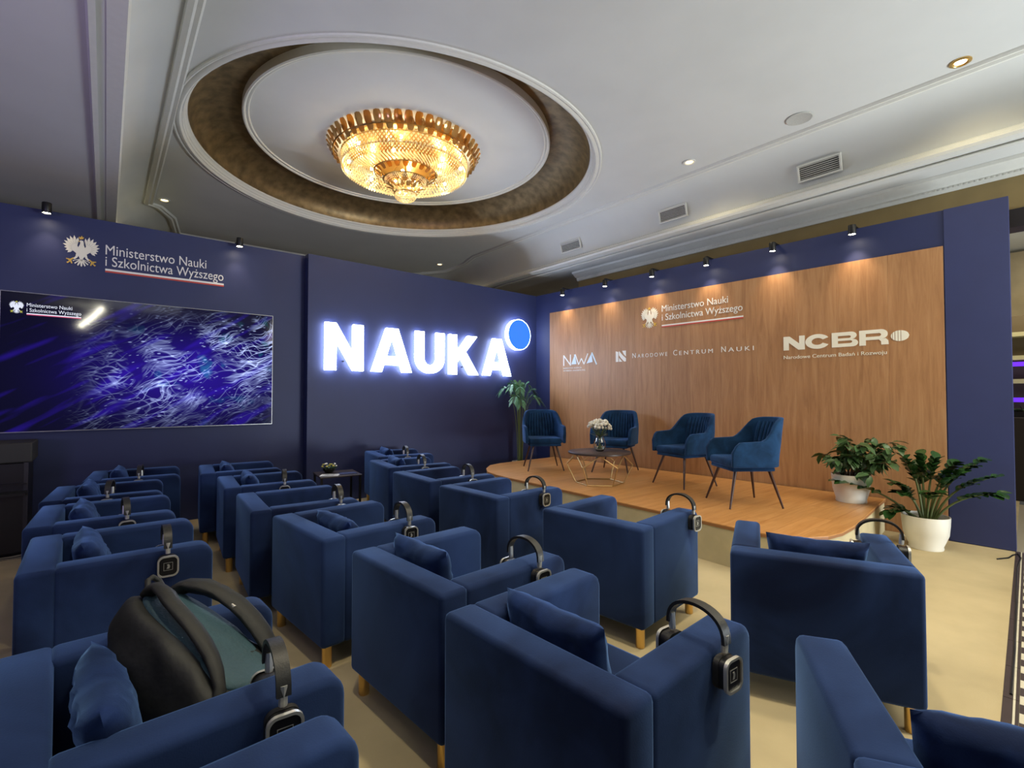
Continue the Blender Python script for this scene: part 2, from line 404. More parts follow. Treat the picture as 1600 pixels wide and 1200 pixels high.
def eagle(root, wd, ht, th=.006):
    """white crowned eagle, wings spread, in a box wd x ht centred on the root"""
    def sc(p): return [(x*wd, y*ht) for x, y in p]
    wings = []; lines = []
    for s in (-1, 1):
        # long feathers as a fan round the wing joint
        for k in range(9):
            a = R(100-k*17.5) ; L = .40-.012*k if k > 1 else .33+.05*k
            cx, cy = .13, .10
            ca = (cos(a), sin(a)); pa = (-sin(a), cos(a)); wv = .036
            ln = L*(1.0 if k < 6 else .92)
            f = [(cx+ca[0]*.05-pa[0]*wv*.6, cy+ca[1]*.05-pa[1]*wv*.6), (cx+ca[0]*ln*.75-pa[0]*wv, cy+ca[1]*ln*.75-pa[1]*wv),
                 (cx+ca[0]*ln, cy+ca[1]*ln), (cx+ca[0]*ln*.75+pa[0]*wv, cy+ca[1]*ln*.75+pa[1]*wv), (cx+ca[0]*.05+pa[0]*wv*.6, cy+ca[1]*.05+pa[1]*wv*.6)]
            f = [(min(.5, .02+x*.96)*s, y) for x, y in f]
            wings.append((f if s > 0 else f[::-1], k))
            lines.append([(s*(cx+ca[0]*.12-pa[0]*.004)*.98, cy+ca[1]*.12-pa[1]*.004), (s*(cx+ca[0]*ln*.8)*.98, cy+ca[1]*ln*.8), (s*(cx+ca[0]*.12+pa[0]*.004)*.98, cy+ca[1]*.12+pa[1]*.004)])
    bm = bmesh.new()
    for f, k in wings: add_prism(bm, sc(f), 0, th*(.6+.08*k))
    for s in (-1, 1):
        cov = [(s*x, y) for x, y in ((.05, .02), (.12, .20), (.20, .33), (.28, .34), (.33, .26), (.30, .12), (.22, .0), (.12, -.08), (.05, -.08))]
        add_prism(bm, sc(cov if s > 0 else cov[::-1]), 0, th*1.5)
    bmesh.ops.recalc_face_normals(bm, faces=bm.faces)
    obj('wing', bm, M_cream, root)
    bm = bmesh.new()
    body = [(.0, .33), (.035, .34), (.05, .28), (.055, .2), (.10, .08), (.11, -.04), (.07, -.16), (.03, -.25), (-.03, -.25), (-.07, -.16), (-.11, -.04), (-.10, .08), (-.05, .2), (-.035, .26), (-.05, .31), (-.02, .35)]
    add_prism(bm, sc(body[::-1]), 0, th*2)
    for s in (-1, 1):
        leg = [(s*.04, -.06), (s*.13, -.05), (s*.15, -.17), (s*.20, -.24), (s*.17, -.27), (s*.10, -.2)]
        add_prism(bm, sc(leg), 0, th*1.8)
    for k in range(-3, 4):
        a = R(-90+k*24); c = (0, -.27); t = (c[0]+cos(a)*.21, c[1]+sin(a)*.2)
        add_prism(bm, sc([(c[0]-.025, c[1]+.04), (t[0]-.02, t[1]+.03), t, (t[0]+.025, t[1]+.03), (c[0]+.025, c[1]+.04)]), 0, th)
    bmesh.ops.recalc_face_normals(bm, faces=bm.faces)
    obj('eagle_body', bm, M_cream, root)
    obj('feather_line', poly_bm([sc(l) for l in lines], th*1.35, th*1.6), M_grey, root)
    cr = poly_bm([sc([(-.055, .37), (.035, .39), (.055, .46), (.025, .43), (.0, .49), (-.03, .43), (-.075, .45)]), sc([(-.04, .33), (-.09, .30), (-.05, .29)])], 0, th*2.2)
    obj('crown', cr, M_yellow, root)
    for s in (-1, 1):
        tl = [[(s*.17, -.24), (s*.30, -.33), (s*.33, -.31), (s*.20, -.21)], [(s*.28, -.31), (s*.38, -.28), (s*.37, -.26), (s*.27, -.27)], [(s*.29, -.33), (s*.37, -.38), (s*.34, -.41), (s*.26, -.33)], [(s*.25, -.29), (s*.22, -.40), (s*.25, -.41), (s*.29, -.31)]]
        obj('talon', poly_bm([sc(p) for p in tl], 0, th*1.6), M_yellow, root)

def ministry(name, F, xe, we, ze, he, xt, w1, z1, w2, z2, cap, xb, wbar, zb, hb, label, th=.004, out=.013):
    r = sign_root(name, F, 0, 0, label, 'sign', out)
    e = obj('eagle_emblem', poly_bm([[(-we*.05, -he*.2), (we*.05, -he*.2), (we*.05, he*.2), (-we*.05, he*.2)]], 0, th*.5), M_cream, r); e.location = (xe, ze, 0)
    eagle(e, we, he, th)
    obj('lettering', text_bm('Ministerstwo Nauki', xt, z1, w1, cap, th, .004), M_white, r)
    obj('lettering', text_bm('i Szkolnictwa Wyższego', xt, z2, w2, cap, th, .004), M_white, r)
    obj('white_stripe', box(xb, xb+wbar, zb+hb*.45, zb+hb, 0, th), M_white, r)
    obj('red_stripe', box(xb, xb+wbar, zb, zb+hb*.45, 0, th), M_red, r)
    return r
ministry('ministry_sign', WW, 2.452, .333, 2.629, .335, 2.662, .99, 2.697, 1.181, 2.566, .095, 2.661, 1.19, 2.463, .036,
         'white lettered ministry sign with small eagle on the oak wall')
Lt = 5.43   # x of the former right end of the screen wall in TW frame
ministry('ministry_sign', TW, Lt-2.247, .315, 2.96, .34, Lt-2.053, .93, 2.968, 1.11, 2.845, .105, Lt-2.053, 1.115, 2.775, .038,
         'grey lettered ministry sign with larger eagle on blue wall above the screen', out=.001)
# ---- illuminated NAUKA sign
M_lit = mat('lit_white_acrylic', (.9, .9, .95), .5, emit=(.68, .79, 1), estr=17)
M_litblue = mat('lit_blue_acrylic', (.02, .1, .6), .4, emit=(.02, .17, .95), estr=1.1)
H0, H1 = 1.80, 2.442; hh = H1-H0; LN = NW.L
def gN(w, s=.15): return [[(0, 0), (s, 0), (s, hh*.62), (w-s, 0), (w, 0), (w, hh), (w-s, hh), (w-s, hh*.38), (s, hh), (0, hh)]]
def gA(w, s=.155):
    a = w*.5; t = .095
    return [[(0, 0), (s*1.02, 0), (a, hh*.80), (w-s*1.02, 0), (w, 0), (a+t, hh), (a-t, hh)], [(w*.22, hh*.16), (w*.78, hh*.16), (w*.70, hh*.36), (w*.30, hh*.36)]]
def gU(w, s=.15):
    r = w/2; c = r
    out = [(0, hh)]+[(r-r*cos(pi*k/16), c*.9-c*.9*sin(pi*k/16)) for k in range(17)]+[(w, hh), (w-s, hh)]
    ri = r-s
    out += [(r+ri*cos(pi*k/16), c*.9-ri*sin(pi*k/16)) for k in range(17)]+[(s, hh)]
    return [out]
def gK(w, s=.15): return [[(0, 0), (s, 0), (s, hh*.30), (s+.075, hh*.42), (w-.185, 0), (w, 0), (s+.175, hh*.585), (w-.03, hh), (w-.215, hh), (s, hh*.57), (s, hh), (0, hh)]]
nk = sign_root('illuminated_sign', NW, 0, 0, 'glowing white block letters NAUKA with blue disc on the navy wall', 'sign', 0)
for nm, g, sl, sr in (('N', gN, 4.02, 3.455), ('A', gA, 3.353, 2.676), ('U', gU, 2.635, 2.083), ('K', gK, 2.015, 1.392), ('A', gA, 1.323, .649)):
    sl, sr = sl+.0045*(6.27-sl)-.006, sr+.0080*(6.27-sr)+.008
    bm = poly_bm(g(sl-sr), .03, .075)
    o = obj('letter', bm, M_lit, nk); o.location = (LN-sl, H0-.006, 0)
    st = obj('standoff', tube([((sl-sr)*.5, hh*.2, 0), ((sl-sr)*.5, hh*.2, .035)], .01, 6), M_blackm, o)
d = obj('disc_rim', lathe([(.20, .03), (.275, .03), (.275, .115), (.268, .118)], 64), M_lit, nk); d.location = (LN-.54, 2.545, 0)
d2 = obj('disc_face', lathe([(.002, .1185), (.268, .1185)], 64), M_litblue, nk); d2.location = (LN-.54, 2.545, 0)
# ---- NAWA
r = sign_root('agency_logo', WW, .694, 1.975, 'small pale NAWA logo at the far left of the oak wall', 'sign', .013)
def strk(p, q, wd):
    p, q = Vector(p), Vector(q); t = (q-p).normalized(); n_ = Vector((-t.y, t.x))*wd/2; return [tuple(p-n_), tuple(q-n_), tuple(q+n_), tuple(p+n_)]
h = .19
obj('letter', poly_bm([strk((.012, 0), (.012, h), .022), strk((.012, h*.97), (.17, h*.05), .022), strk((.17, 0), (.17, h*1.02), .022)], 0, .004), M_white, r)
obj('letter', poly_bm([[(.19, .02), (.30, .02), (.265, h*.95)], strk((.30, .02), (.262, h), .018)], 0, .004), M_ice, r)
obj('letter', poly_bm([strk((.28, h), (.355, .01), .02), strk((.355, .01), (.42, h*.6), .018), strk((.42, h*.6), (.475, .01), .018), strk((.475, .01), (.56, h), .02)], 0, .005), M_white, r)
obj('letter', poly_bm([[(.53, .02), (.66, .04), (.64, h*1.0)], strk((.645, h*1.05), (.745, -.005), .024)], 0, .004), M_ice, r)
obj('small_lettering', text_bm('NARODOWA AGENCJA', 0, -.055, .42, .026, .003, .01), M_white, r)
obj('small_lettering', text_bm('WYMIANY AKADEMICKIEJ', 0, -.10, .50, .026, .003, .01), M_white, r)
# ---- NCN
r = sign_root('science_centre_logo', WW, 1.828, 1.99, 'wide spaced NARODOWE CENTRUM NAUKI lettering with square mark on oak wall', 'sign', .013)
q = .172; wq = .195
sw1 = [(0, 0), (.055, 0), (.055, q*.80), (.012, q), (0, q)]
def arc(c, r_, a0, a1, n=8): return [(c[0]+r_*cos(R(a0+(a1-a0)*k/n)), c[1]+r_*sin(R(a0+(a1-a0)*k/n))) for k in range(n+1)]
sw2 = [(.03, q), (.085, q)]+[(.085+t*.11, q-.13*t**.8) for t in (.2, .4, .6, .8, 1)]+[(.195, .02), (.16, .0)]+[(.16-.10*t, .0+.10*t**.7) for t in (.2, .4, .6, .8, 1)]+[(.06, q*.72)]
obj('square_mark', poly_bm([[(0, 0), (.05, 0), (.05, q*.92), (0, q)], [(.065, q), (.13, q*.60), (.195, q*.30), (.195, 0), (.16, 0), (.105, q*.3), (.062, q*.62)], [(.065, 0), (.125, 0), (.095, q*.18), (.065, q*.36)], [(.125, q), (.195, q), (.195, q*.45), (.155, q*.68)]], 0, .004), M_white, r)
x = .315
tot = 4.0-2.143
for word, ww_, gap in (('NARODOWE', .575, .07), ('CENTRUM', .565, .09), ('NAUKI', .41, 0)):
    sc_ = tot/1.71
    cw = .072*1.0
    bm = text_bm(word[0], x, .045, .062, .078, .004, .012); o = obj('lettering', bm, M_white, r)
    obj('lettering', text_bm(word[1:], x+.095, .045, ww_*sc_-.095-.02, .058, .004, .006, 1.45), M_white, r)
    x += ww_*sc_+gap*sc_
# ---- NCBR
r = sign_root('research_centre_logo', WW, 4.336, 2.003, 'bold wide NCBR logo with striped oval at the right of the oak wall', 'sign', .013)
h = .168
def gn(w, s): return [[(0, 0), (s, 0), (s, h*.55), (w-s*1.15, 0), (w, 0), (w, h), (w-s, h), (w-s, h*.45), (s*1.15, h), (0, h)]]
X = 0; wN = .235; obj('letter', poly_bm(gn(wN, .06), 0, .005), M_cream, r)
def place(nm, polys, x): o = obj(nm, poly_bm(polys, 0, .005), M_cream, r); o.location = (x, 0, 0)
def ell(cx, cy, rx, ry, a0, a1, n=24): return [(cx+rx*cos(R(a0+(a1-a0)*k/n)), cy+ry*sin(R(a0+(a1-a0)*k/n))) for k in range(n+1)]
place('letter', [ell(.125, h/2, .128, h/2+.003, 28, 332)+ell(.125, h/2, .062, h*.24, 332, 28)], .245)
B = [[(0, 0), (.06, 0), (.06, h), (0, h)], [(.06, h*.76), (.06, h), (.19, h)]+ell(.19, h*.7525, .052, h*.2475, 80, -80, 10)+[(.06, h*.505), (.06, h*.585), (.17, h*.585)]+ell(.17, h*.67, .018, h*.085, -80, 80, 5)+[(.06, h*.755)],
     [(.06, 0), (.06, h*.235), (.18, h*.235)]+ell(.18, h*.33, .02, h*.09, -80, 80, 5)+[(.06, h*.42), (.06, h*.505), (.2, h*.505)]+ell(.2, h*.2525, .055, h*.2525, 80, -80, 10)]
place('letter', B, .517)
Rr = [[(0, 0), (.06, 0), (.06, h), (0, h)], [(.06, h*.76), (.06, h), (.20, h)]+ell(.20, h*.69, .058, h*.31, 80, -80, 10)+[(.185, h*.34), (.06, h*.34), (.06, h*.55), (.18, h*.55)]+ell(.18, h*.655, .02, h*.105, -80, 80, 5)+[(.06, h*.76)], [(.175, h*.36), (.24, h*.40), (.262, h*.25), (.265, 0), (.20, 0), (.198, h*.22)]]
place('letter', Rr, .783)
# striped oval
ov = []; cx, cy, rx, ry = 1.145, .083, .078, .057
def ovy(x): return ry*math.sqrt(max(0, 1-((x-cx)/rx)**2))
xs = [(-.078, -.066), (-.061, -.046), (-.040, -.018), (-.013, .006), (.011, .078)]
for a, b in xs:
    pts = [(cx+a+(b-a)*k/8, cy+ovy(cx+a+(b-a)*k/8)) for k in range(9)]; lo_ = [(p[0], 2*cy-p[1]) for p in pts][::-1]
    pp = pts+lo_; clean = []
    for p in pp:
        if not clean or (Vector(p)-Vector(clean[-1])).length > 1e-4: clean.append(p)
    if (Vector(clean[0])-Vector(clean[-1])).length < 1e-4: clean.pop()
    ov.append(clean)
obj('striped_oval', poly_bm(ov, 0, .005), M_cream, r)
obj('lettering', text_bm('Narodowe Centrum Badań i Rozwoju', 0, -.105, 1.03, .042, .004, .012), M_cream, r)

# ================================================================== SCREEN
tv = sign_root('wall_screen', TW, Lt-2.83, 1.088, 'large flat screen with blue light streak image on the left wall', 'screen', 0)
TVW, TVH = 2.44, 1.38
obj('housing', box(0, TVW, 0, TVH, .012, .058, .004), M_black, tv)
bm = bmesh.new()
for a in ((0, TVW, 0, .008), (0, TVW, TVH-.006, TVH), (0, .006, .008, TVH-.006), (TVW-.006, TVW, .008, TVH-.006)): add_box(bm, a[0], a[1], a[2], a[3], .056, .062)
obj('bezel', bm, mat('grey_bezel', (.35, .35, .36), .35, .8), tv)
def screen_mat():
    m = bpy.data.materials.new('screen_image'); nt, b = nodes(m); N = nt.nodes; L = nt.links
    def nd(t, **k):
        n = N.new(t)
        for a, v in k.items(): setattr(n, a, v)
        return n
    def math_(op, a, b=None, clamp=False):
        n = nd('ShaderNodeMath', operation=op); n.use_clamp = clamp
        for i, v in enumerate((a, b)):
            if v is None: continue
            if hasattr(v, 'links'): L.new(v, n.inputs[i])
            else: n.inputs[i].default_value = v
        return n.outputs[0]
    tc = nd('ShaderNodeTexCoord')
    sep = nd('ShaderNodeSeparateXYZ'); L.new(tc.outputs['Object'], sep.inputs[0]); X, Y = sep.outputs[0], sep.outputs[1]
    def gauss(cx, cy, sx, sy, p=1):
        dx = math_('DIVIDE', math_('SUBTRACT', X, cx), sx); dy = math_('DIVIDE', math_('SUBTRACT', Y, cy), sy)
        s = math_('ADD', math_('MULTIPLY', dx, dx), math_('MULTIPLY', dy, dy)); return math_('POWER', 2.718, math_('MULTIPLY', s, -1.0))
    # tilted band mask running up to the right
    tilt = math_('SUBTRACT', Y, math_('MULTIPLY', X, .22))
    band = math_('POWER', 2.718, math_('MULTIPLY', math_('POWER', math_('DIVIDE', math_('ABSOLUTE', math_('SUBTRACT', tilt, .33)), .46), 2.0), -1.0))
    right = nd('ShaderNodeMapRange'); right.interpolation_type = 'SMOOTHSTEP'; L.new(X, right.inputs[0]); right.inputs[1].default_value = .45; right.inputs[2].default_value = 1.35
    mask = math_('MULTIPLY', band, right.outputs[0])
    # warped, stretched noise -> fibres
    wn = nd('ShaderNodeTexNoise'); wn.inputs['Scale'].default_value = 1.9; wn.inputs['Detail'].default_value = 2; L.new(tc.outputs['Object'], wn.inputs['Vector'])
    wsub = nd('ShaderNodeVectorMath', operation='SUBTRACT'); L.new(wn.outputs['Color'], wsub.inputs[0]); wsub.inputs[1].default_value = (.5, .5, .5)
    wsc = nd('ShaderNodeVectorMath', operation='SCALE'); L.new(wsub.outputs[0], wsc.inputs[0]); wsc.inputs['Scale'].default_value = .38
    wad = nd('ShaderNodeVectorMath', operation='ADD'); L.new(tc.outputs['Object'], wad.inputs[0]); L.new(wsc.outputs[0], wad.inputs[1])
    def fibre(rot, sx, sy, scale, width, power):
        mp = nd('ShaderNodeMapping'); mp.inputs['Rotation'].default_value = (0, 0, R(rot)); L.new(wad.outputs[0], mp.inputs[0])
        mp2 = nd('ShaderNodeMapping'); mp2.inputs['Scale'].default_value = (sx, sy, 1); L.new(mp.outputs[0], mp2.inputs[0])
        t = nd('ShaderNodeTexNoise'); t.inputs['Scale'].default_value = scale; t.inputs['Detail'].default_value = 1.6; t.inputs['Roughness'].default_value = .5; L.new(mp2.outputs[0], t.inputs['Vector'])
        r_ = math_('ABSOLUTE', math_('SUBTRACT', t.outputs[0], .5)); r_ = math_('SUBTRACT', 1.0, math_('DIVIDE', r_, width), True)
        return math_('POWER', r_, power)
    f1 = fibre(-38, .55, 5.5, 2.6, .045, 1.4); f2 = fibre(-15, .6, 6.5, 2.2, .04, 1.4); f3 = fibre(35, 1.4, 5, 1.9, .03, 1.8)
    # dashes and sparks
    def dots(rot, sx, sy, scale, rad):
        mp = nd('ShaderNodeMapping'); mp.inputs['Rotation'].default_value = (0, 0, R(rot)); L.new(tc.outputs['Object'], mp.inputs[0])
        mp2 = nd('ShaderNodeMapping'); mp2.inputs['Scale'].default_value = (sx, sy, .01); L.new(mp.outputs[0], mp2.inputs[0])
        v = nd('ShaderNodeTexVoronoi'); v.inputs['Scale'].default_value = scale; L.new(mp2.outputs[0], v.inputs['Vector'])
        d_ = math_('SUBTRACT', 1.0, math_('DIVIDE', v.outputs['Distance'], rad), True)
        s = nd('ShaderNodeSeparateColor'); L.new(v.outputs['Color'], s.inputs[0])
        return math_('MULTIPLY', math_('MULTIPLY', d_, 2.0, True), math_('GREATER_THAN', s.outputs[0], .45))
    d1 = dots(-4, 1, 2.6, 9, .20); d2 = dots(-20, 1, 3.6, 13, .22)
    pn = nd('ShaderNodeTexNoise'); pn.inputs['Scale'].default_value = 2.6; pn.inputs['Detail'].default_value = 2; L.new(tc.outputs['Object'], pn.inputs['Vector'])
    pm = nd('ShaderNodeMapRange'); L.new(pn.outputs[0], pm.inputs[0]); pm.inputs[1].default_value = .36; pm.inputs[2].default_value = .62
    fib = math_('MULTIPLY', math_('MULTIPLY', math_('ADD', math_('ADD', f1, f2), math_('MULTIPLY', f3, .6)), pm.outputs[0]), mask)
    sp = math_('MULTIPLY', math_('ADD', d1, math_('MULTIPLY', d2, .8)), math_('POWER', mask, .7))
    white = math_('ADD', math_('MULTIPLY', fib, 1.1), math_('MULTIPLY', sp, .9))
    # violet background streaks
    mp = nd('ShaderNodeMapping'); mp.inputs['Rotation'].default_value = (0, 0, R(-33)); L.new(tc.outputs['Object'], mp.inputs[0])
    mp2 = nd('ShaderNodeMapping'); mp2.inputs['Scale'].default_value = (.9, 6, 1); L.new(mp.outputs[0], mp2.inputs[0])
    vn = nd('ShaderNodeTexNoise'); vn.inputs['Scale'].default_value = 1.6; vn.inputs['Detail'].default_value = 1.5; L.new(mp2.outputs[0], vn.inputs['Vector'])
    vm = nd('ShaderNodeMapRange'); L.new(vn.outputs[0], vm.inputs[0]); vm.inputs[1].default_value = .54; vm.inputs[2].default_value = .70
    glow = math_('MULTIPLY', gauss(1.55, .60, .8, .42), .42)
    vio = math_('ADD', math_('MULTIPLY', vm.outputs[0], .26), glow)
    def col(c, f):
        n = nd('ShaderNodeVectorMath', operation='SCALE'); n.inputs[0].default_value = c; L.new(f, n.inputs['Scale']); return n.outputs[0]
    def addv(a, b):
        n = nd('ShaderNodeVectorMath', operation='ADD'); L.new(a, n.inputs[0]); L.new(b, n.inputs[1]); return n.outputs[0]
    base = nd('ShaderNodeVectorMath', operation='ADD'); base.inputs[1].default_value = (.002, .002, .014)
    L.new(addv(col((.04, .008, .60), vio), col((.48, .58, .95), white)), base.inputs[0])
    tq = nd('ShaderNodeTexNoise'); tq.inputs['Scale'].default_value = 5; L.new(tc.outputs['Object'], tq.inputs['Vector'])
    tqm = nd('ShaderNodeMapRange'); L.new(tq.outputs[0], tqm.inputs[0]); tqm.inputs[1].default_value = .62; tqm.inputs[2].default_value = .72
    fin = addv(base.outputs[0], col((.0, .10, .10), math_('MULTIPLY', tqm.outputs[0], mask)))
    L.new(fin, b.inputs['Emission Color']); b.inputs['Emission Strength'].default_value = 1.0
    b.inputs['Base Color'].default_value = (.002, .002, .003, 1); b.inputs['Roughness'].default_value = .06; b.inputs['Specular IOR Level'].default_value = .5
    return m
obj('screen_panel', box(.006, TVW-.006, .008, TVH-.006, .055, .060), screen_mat(), tv)
M_scrw = mat('screen_white', (.1, .1, .1), .3, emit=(.8, .85, 1), estr=.9)
M_scrr = mat('screen_red', (.1, .0, .0), .3, emit=(.8, .1, .25), estr=.8)
_b = (M_cream, M_yellow, M_grey, M_white)
M_cream, M_white = M_scrw, M_scrw; M_yellow = mat('screen_yellow', (.1, .1, 0), .3, emit=(.6, .6, .1), estr=.8); M_grey = mat('screen_grey', (.0, .0, 0), .3, emit=(.3, .3, .4), estr=.8)
e = obj('eagle_emblem', poly_bm([[(-.01, -.03), (.01, -.03), (.01, .03), (-.01, .03)]], 0, .001), M_scrw, tv); e.location = (.116, 1.225, .0605)
eagle(e, .115, .13, .0008)
tx = Lt-2.643-(Lt-2.83)
for s_, z_, w_ in (('Ministerstwo Nauki', 1.24, .335), ('i Szkolnictwa Wyższego', 1.19, .405)):
    o = obj('screen_lettering', text_bm(s_, tx, z_, w_, .036, .001, .01), M_scrw, tv); o.location = (0, 0, .0605)
o = obj('screen_stripe', box(tx, tx+.405, 1.165, 1.175, .0605, .0612), M_scrw, tv)
o = obj('screen_stripe', box(tx, tx+.405, 1.157, 1.165, .0605, .0612), M_scrr, tv)
M_cream, M_yellow, M_grey, M_white = _b

# ================================================================== WALL SPOTLIGHTS
M_bulb = mat('warm_lamp_lens', (.9, .9, .9), .3, emit=(1, .86, .55), estr=60)
def wall_spot(F, x, z, label, group, power, tilt=0, back=0):
    r = sign_root('wall_spotlight', F, x, TOP, label, 'spotlight', 0, group)
    dz = z-TOP-.01
    obj('bracket', box(-.02, .02, 0, .012, -.06, .15, .002), M_blackm, r)
    bm = lathe([(.002, .055), (.036, .055), (.038, .05), (.038, -.045), (.034, -.05), (.030, -.03)], 20)
    bm.transform(Matrix.Rotation(R(-90), 4, 'X') if False else Matrix.Rotation(R(90), 4, 'X').inverted())
    bm.transform(Matrix.Translation((0, dz+.03, .15)))
    obj('lamp_head', bm, M_blackm, r, 40)
    obj('lamp_stem', tube([(0, .006, .15), (0, dz+.08, .15)], .006, 8), M_blackm, r)
    bm = lathe([(.001, -.046), (.031, -.046)], 16); bm.transform(Matrix.Rotation(R(-90), 4, 'X'))
    bm.transform(Matrix.Translation((0, dz+.03, .15)))
    obj('lamp_lens', bm, M_bulb, r)
    l = bpy.data.lights.new('wall_spot_lamp', 'SPOT'); l.energy = power; l.color = (1, .80, .58); l.spot_size = R(76); l.spot_blend = .9; l.shadow_soft_size = .02
    o = bpy.data.objects.new('wall_spot_lamp', l); COL.objects.link(o)
    p = F.P(x, z-.03, .15); q = F.P(x, 0.0, .15-.6)
    o.location = p; o.rotation_euler = (q-p).to_track_quat('-Z', 'Y').to_euler()
names = ['farthest', 'second from the corner', 'third from the corner', 'fourth from the corner', 'fifth from the corner', 'nearest the blue end board']
for (x, z), nmn in zip([(.80, 3.235), (1.72, 3.24), (2.58, 3.24), (3.42, 3.245), (4.27, 3.255), (5.10, 3.26)], ['in the far corner, first of six', 'second from the far corner', 'third from the far corner', 'fourth from the far corner', 'fifth from the far corner', 'sixth and nearest the right end']):
    wall_spot(WW, x, z, 'small black cylinder spotlight above the oak wall, '+nmn, 'spotlights above the oak wall', 24)
wall_spot(TW, Lt-2.51, 3.29, 'small spotlight on blue screen wall left of the eagle emblem', 'spotlights above the screen wall', 9)
wall_spot(TW, Lt-.80, 3.29, 'small spotlight on blue screen wall right of the ministry lettering', 'spotlights above the screen wall', 9)

# ================================================================== CEILING FITTINGS
M_dlens = mat('downlight_lens', (.9, .8, .6), .3, emit=(1, .72, .30), estr=7)
def downlight(x, y, z, label, power):
    r = empty('recessed_downlight', label, 'downlight', (x, y, z), 0, 'recessed ceiling downlights')
    obj('trim_ring', lathe([(.075, .0), (.075, -.008), (.055, -.012), (.045, -.002), (.04, .0)], 28), M_gold if y < 1 else M_mould, r, 40)
    obj('lamp_lens', lathe([(.001, -.004), (.042, -.004)], 20), M_dlens, r)
    l = bpy.data.lights.new('downlight_lamp', 'SPOT'); l.energy = power; l.color = (1, .85, .55); l.spot_size = R(150); l.spot_blend = .6; l.shadow_soft_size = .04
    o = bpy.data.objects.new('downlight_lamp', l); COL.objects.link(o); o.location = (x, y, z-.03)
downlight(5.59, .76, HC-.002, 'round gold rimmed downlight at the top right of the ceiling', 18)
downlight(5.45, 3.21, HC-.002, 'lit downlight in the ceiling between gilded ring and right vents', 25)
downlight(.62, 8.71, HC-.002, 'lit downlight in the left corner of the ceiling tray', 40)
downlight(5.55, 9.2, HC-.002, 'tiny far downlight above the end of the NAUKA wall', 15)
r = empty('ceiling_speaker', 'flat round grey speaker grille in the ceiling near right moulding', 'speaker', (5.46, 1.98, HC-.002))
obj('grille', lathe([(.001, -.006), (.10, -.006), (.115, -.010), (.125, -.006), (.125, 0)], 36), mat('speaker_grille', (.45, .45, .41), .8, noise_amt=.1, nscale=120), r, 30)
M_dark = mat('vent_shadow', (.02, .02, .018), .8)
def vent(name_label, c, wy, hz, side):
    # on the cove: side=+1 right cove (facing -x), -1 left cove
    r = empty('air_vent', name_label, 'vent', c, 0 if side > 0 else pi, 'air vents in the cove')
    ti = R(-14)
    def T(bm): bm.transform(Matrix.Rotation(ti, 4, 'Y')); return bm
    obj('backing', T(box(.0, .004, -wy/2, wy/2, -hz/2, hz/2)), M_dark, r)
    bm = bmesh.new(); f = .022
    for a in ((-wy/2-f, wy/2+f, hz/2, hz/2+f), (-wy/2-f, wy/2+f, -hz/2-f, -hz/2), (-wy/2-f, -wy/2, -hz/2, hz/2), (wy/2, wy/2+f, -hz/2, hz/2)): add_box(bm, -.022, .004, a[0], a[1], a[2], a[3], .003, 1)
    obj('frame', T(bm), M_mould, r)
    ns = 7
    for k in range(ns):
        z = -hz/2+(k+.5)*hz/ns
        bm = box(-.011, .001, -wy/2, wy/2, -.0018, .0018); bm.transform(Matrix.Rotation(R(25), 4, 'Y')); bm.transform(Matrix.Translation((-.004, 0, z)))
        obj('slat', T(bm), M_mould, r)
vent('rectangular air vent nearest the camera in the right cove', (6.145, 2.03, 4.00), .40, .15, 1)
vent('middle air vent of three in the right cove', (6.145, 3.88, 4.02), .40, .14, 1)
vent('farthest small air vent in the right cove', (6.145, 5.86, 4.03), .42, .14, 1)
vent('larger air vent high on the left cove', (.055, 4.9, 3.98), .40, .15, -1)
vent('smaller far air vent low on the left cove', (.055, 7.2, 3.98), .40, .14, -1)

# ================================================================== CHANDELIER
CH = (3.0, 5.84)
M_amber = mat('amber_glass', (.66, .40, .13), .15, .5)
nt, b_ = nodes(M_amber)
M_cry = bpy.data.materials.new('cut_crystal'); nt, b_ = nodes(M_cry)
b_.inputs['Base Color'].default_value = (1, .93, .68, 1); b_.inputs['Roughness'].default_value = .05; b_.inputs['Specular IOR Level'].default_value = 1.0
tr = nt.nodes.new('ShaderNodeBsdfTranslucent'); tr.inputs[0].default_value = (1, .90, .58, 1); mx = nt.nodes.new('ShaderNodeMixShader'); mx.inputs[0].default_value = .45
nt.links.new(b_.outputs[0], mx.inputs[1]); nt.links.new(tr.outputs[0], mx.inputs[2]); nt.links.new(mx.outputs[0], nt.nodes['Material Output'].inputs[0])
ch = empty('chandelier', 'round golden crystal chandelier hanging under the gilded ceiling medallion', 'chandelier', (CH[0], CH[1], DZ))
def zc(z): return z-DZ+.05
obj('canopy', lathe([(.001, -.002), (.72, -.004), (.75, -.02), (.75, -.05), (.70, -.06), (.001, -.06)], 64), M_gold, ch, 30)
bm = bmesh.new()
for rr, z in ((.90, 4.50), (.80, 4.47), (.79, 4.34), (.40, 4.31), (.28, 4.22), (.14, 4.05)):
    add_lathe(bm, [(rr-.012, zc(z)), (rr, zc(z)+.008), (rr+.012, zc(z)), (rr, zc(z)-.008), (rr-.012, zc(z))], 64)
for k in range(8):
    a = 2*pi*k/8
    add_tube(bm, [(cos(a)*.10, sin(a)*.10, -.06), (cos(a)*.45, sin(a)*.45, zc(4.44)), (cos(a)*.8, sin(a)*.8, zc(4.47))], .007, 6)
add_tube(bm, [(0, 0, -.05), (0, 0, zc(4.06))], .012, 8)
obj('frame', bm, M_gold, ch, 40)
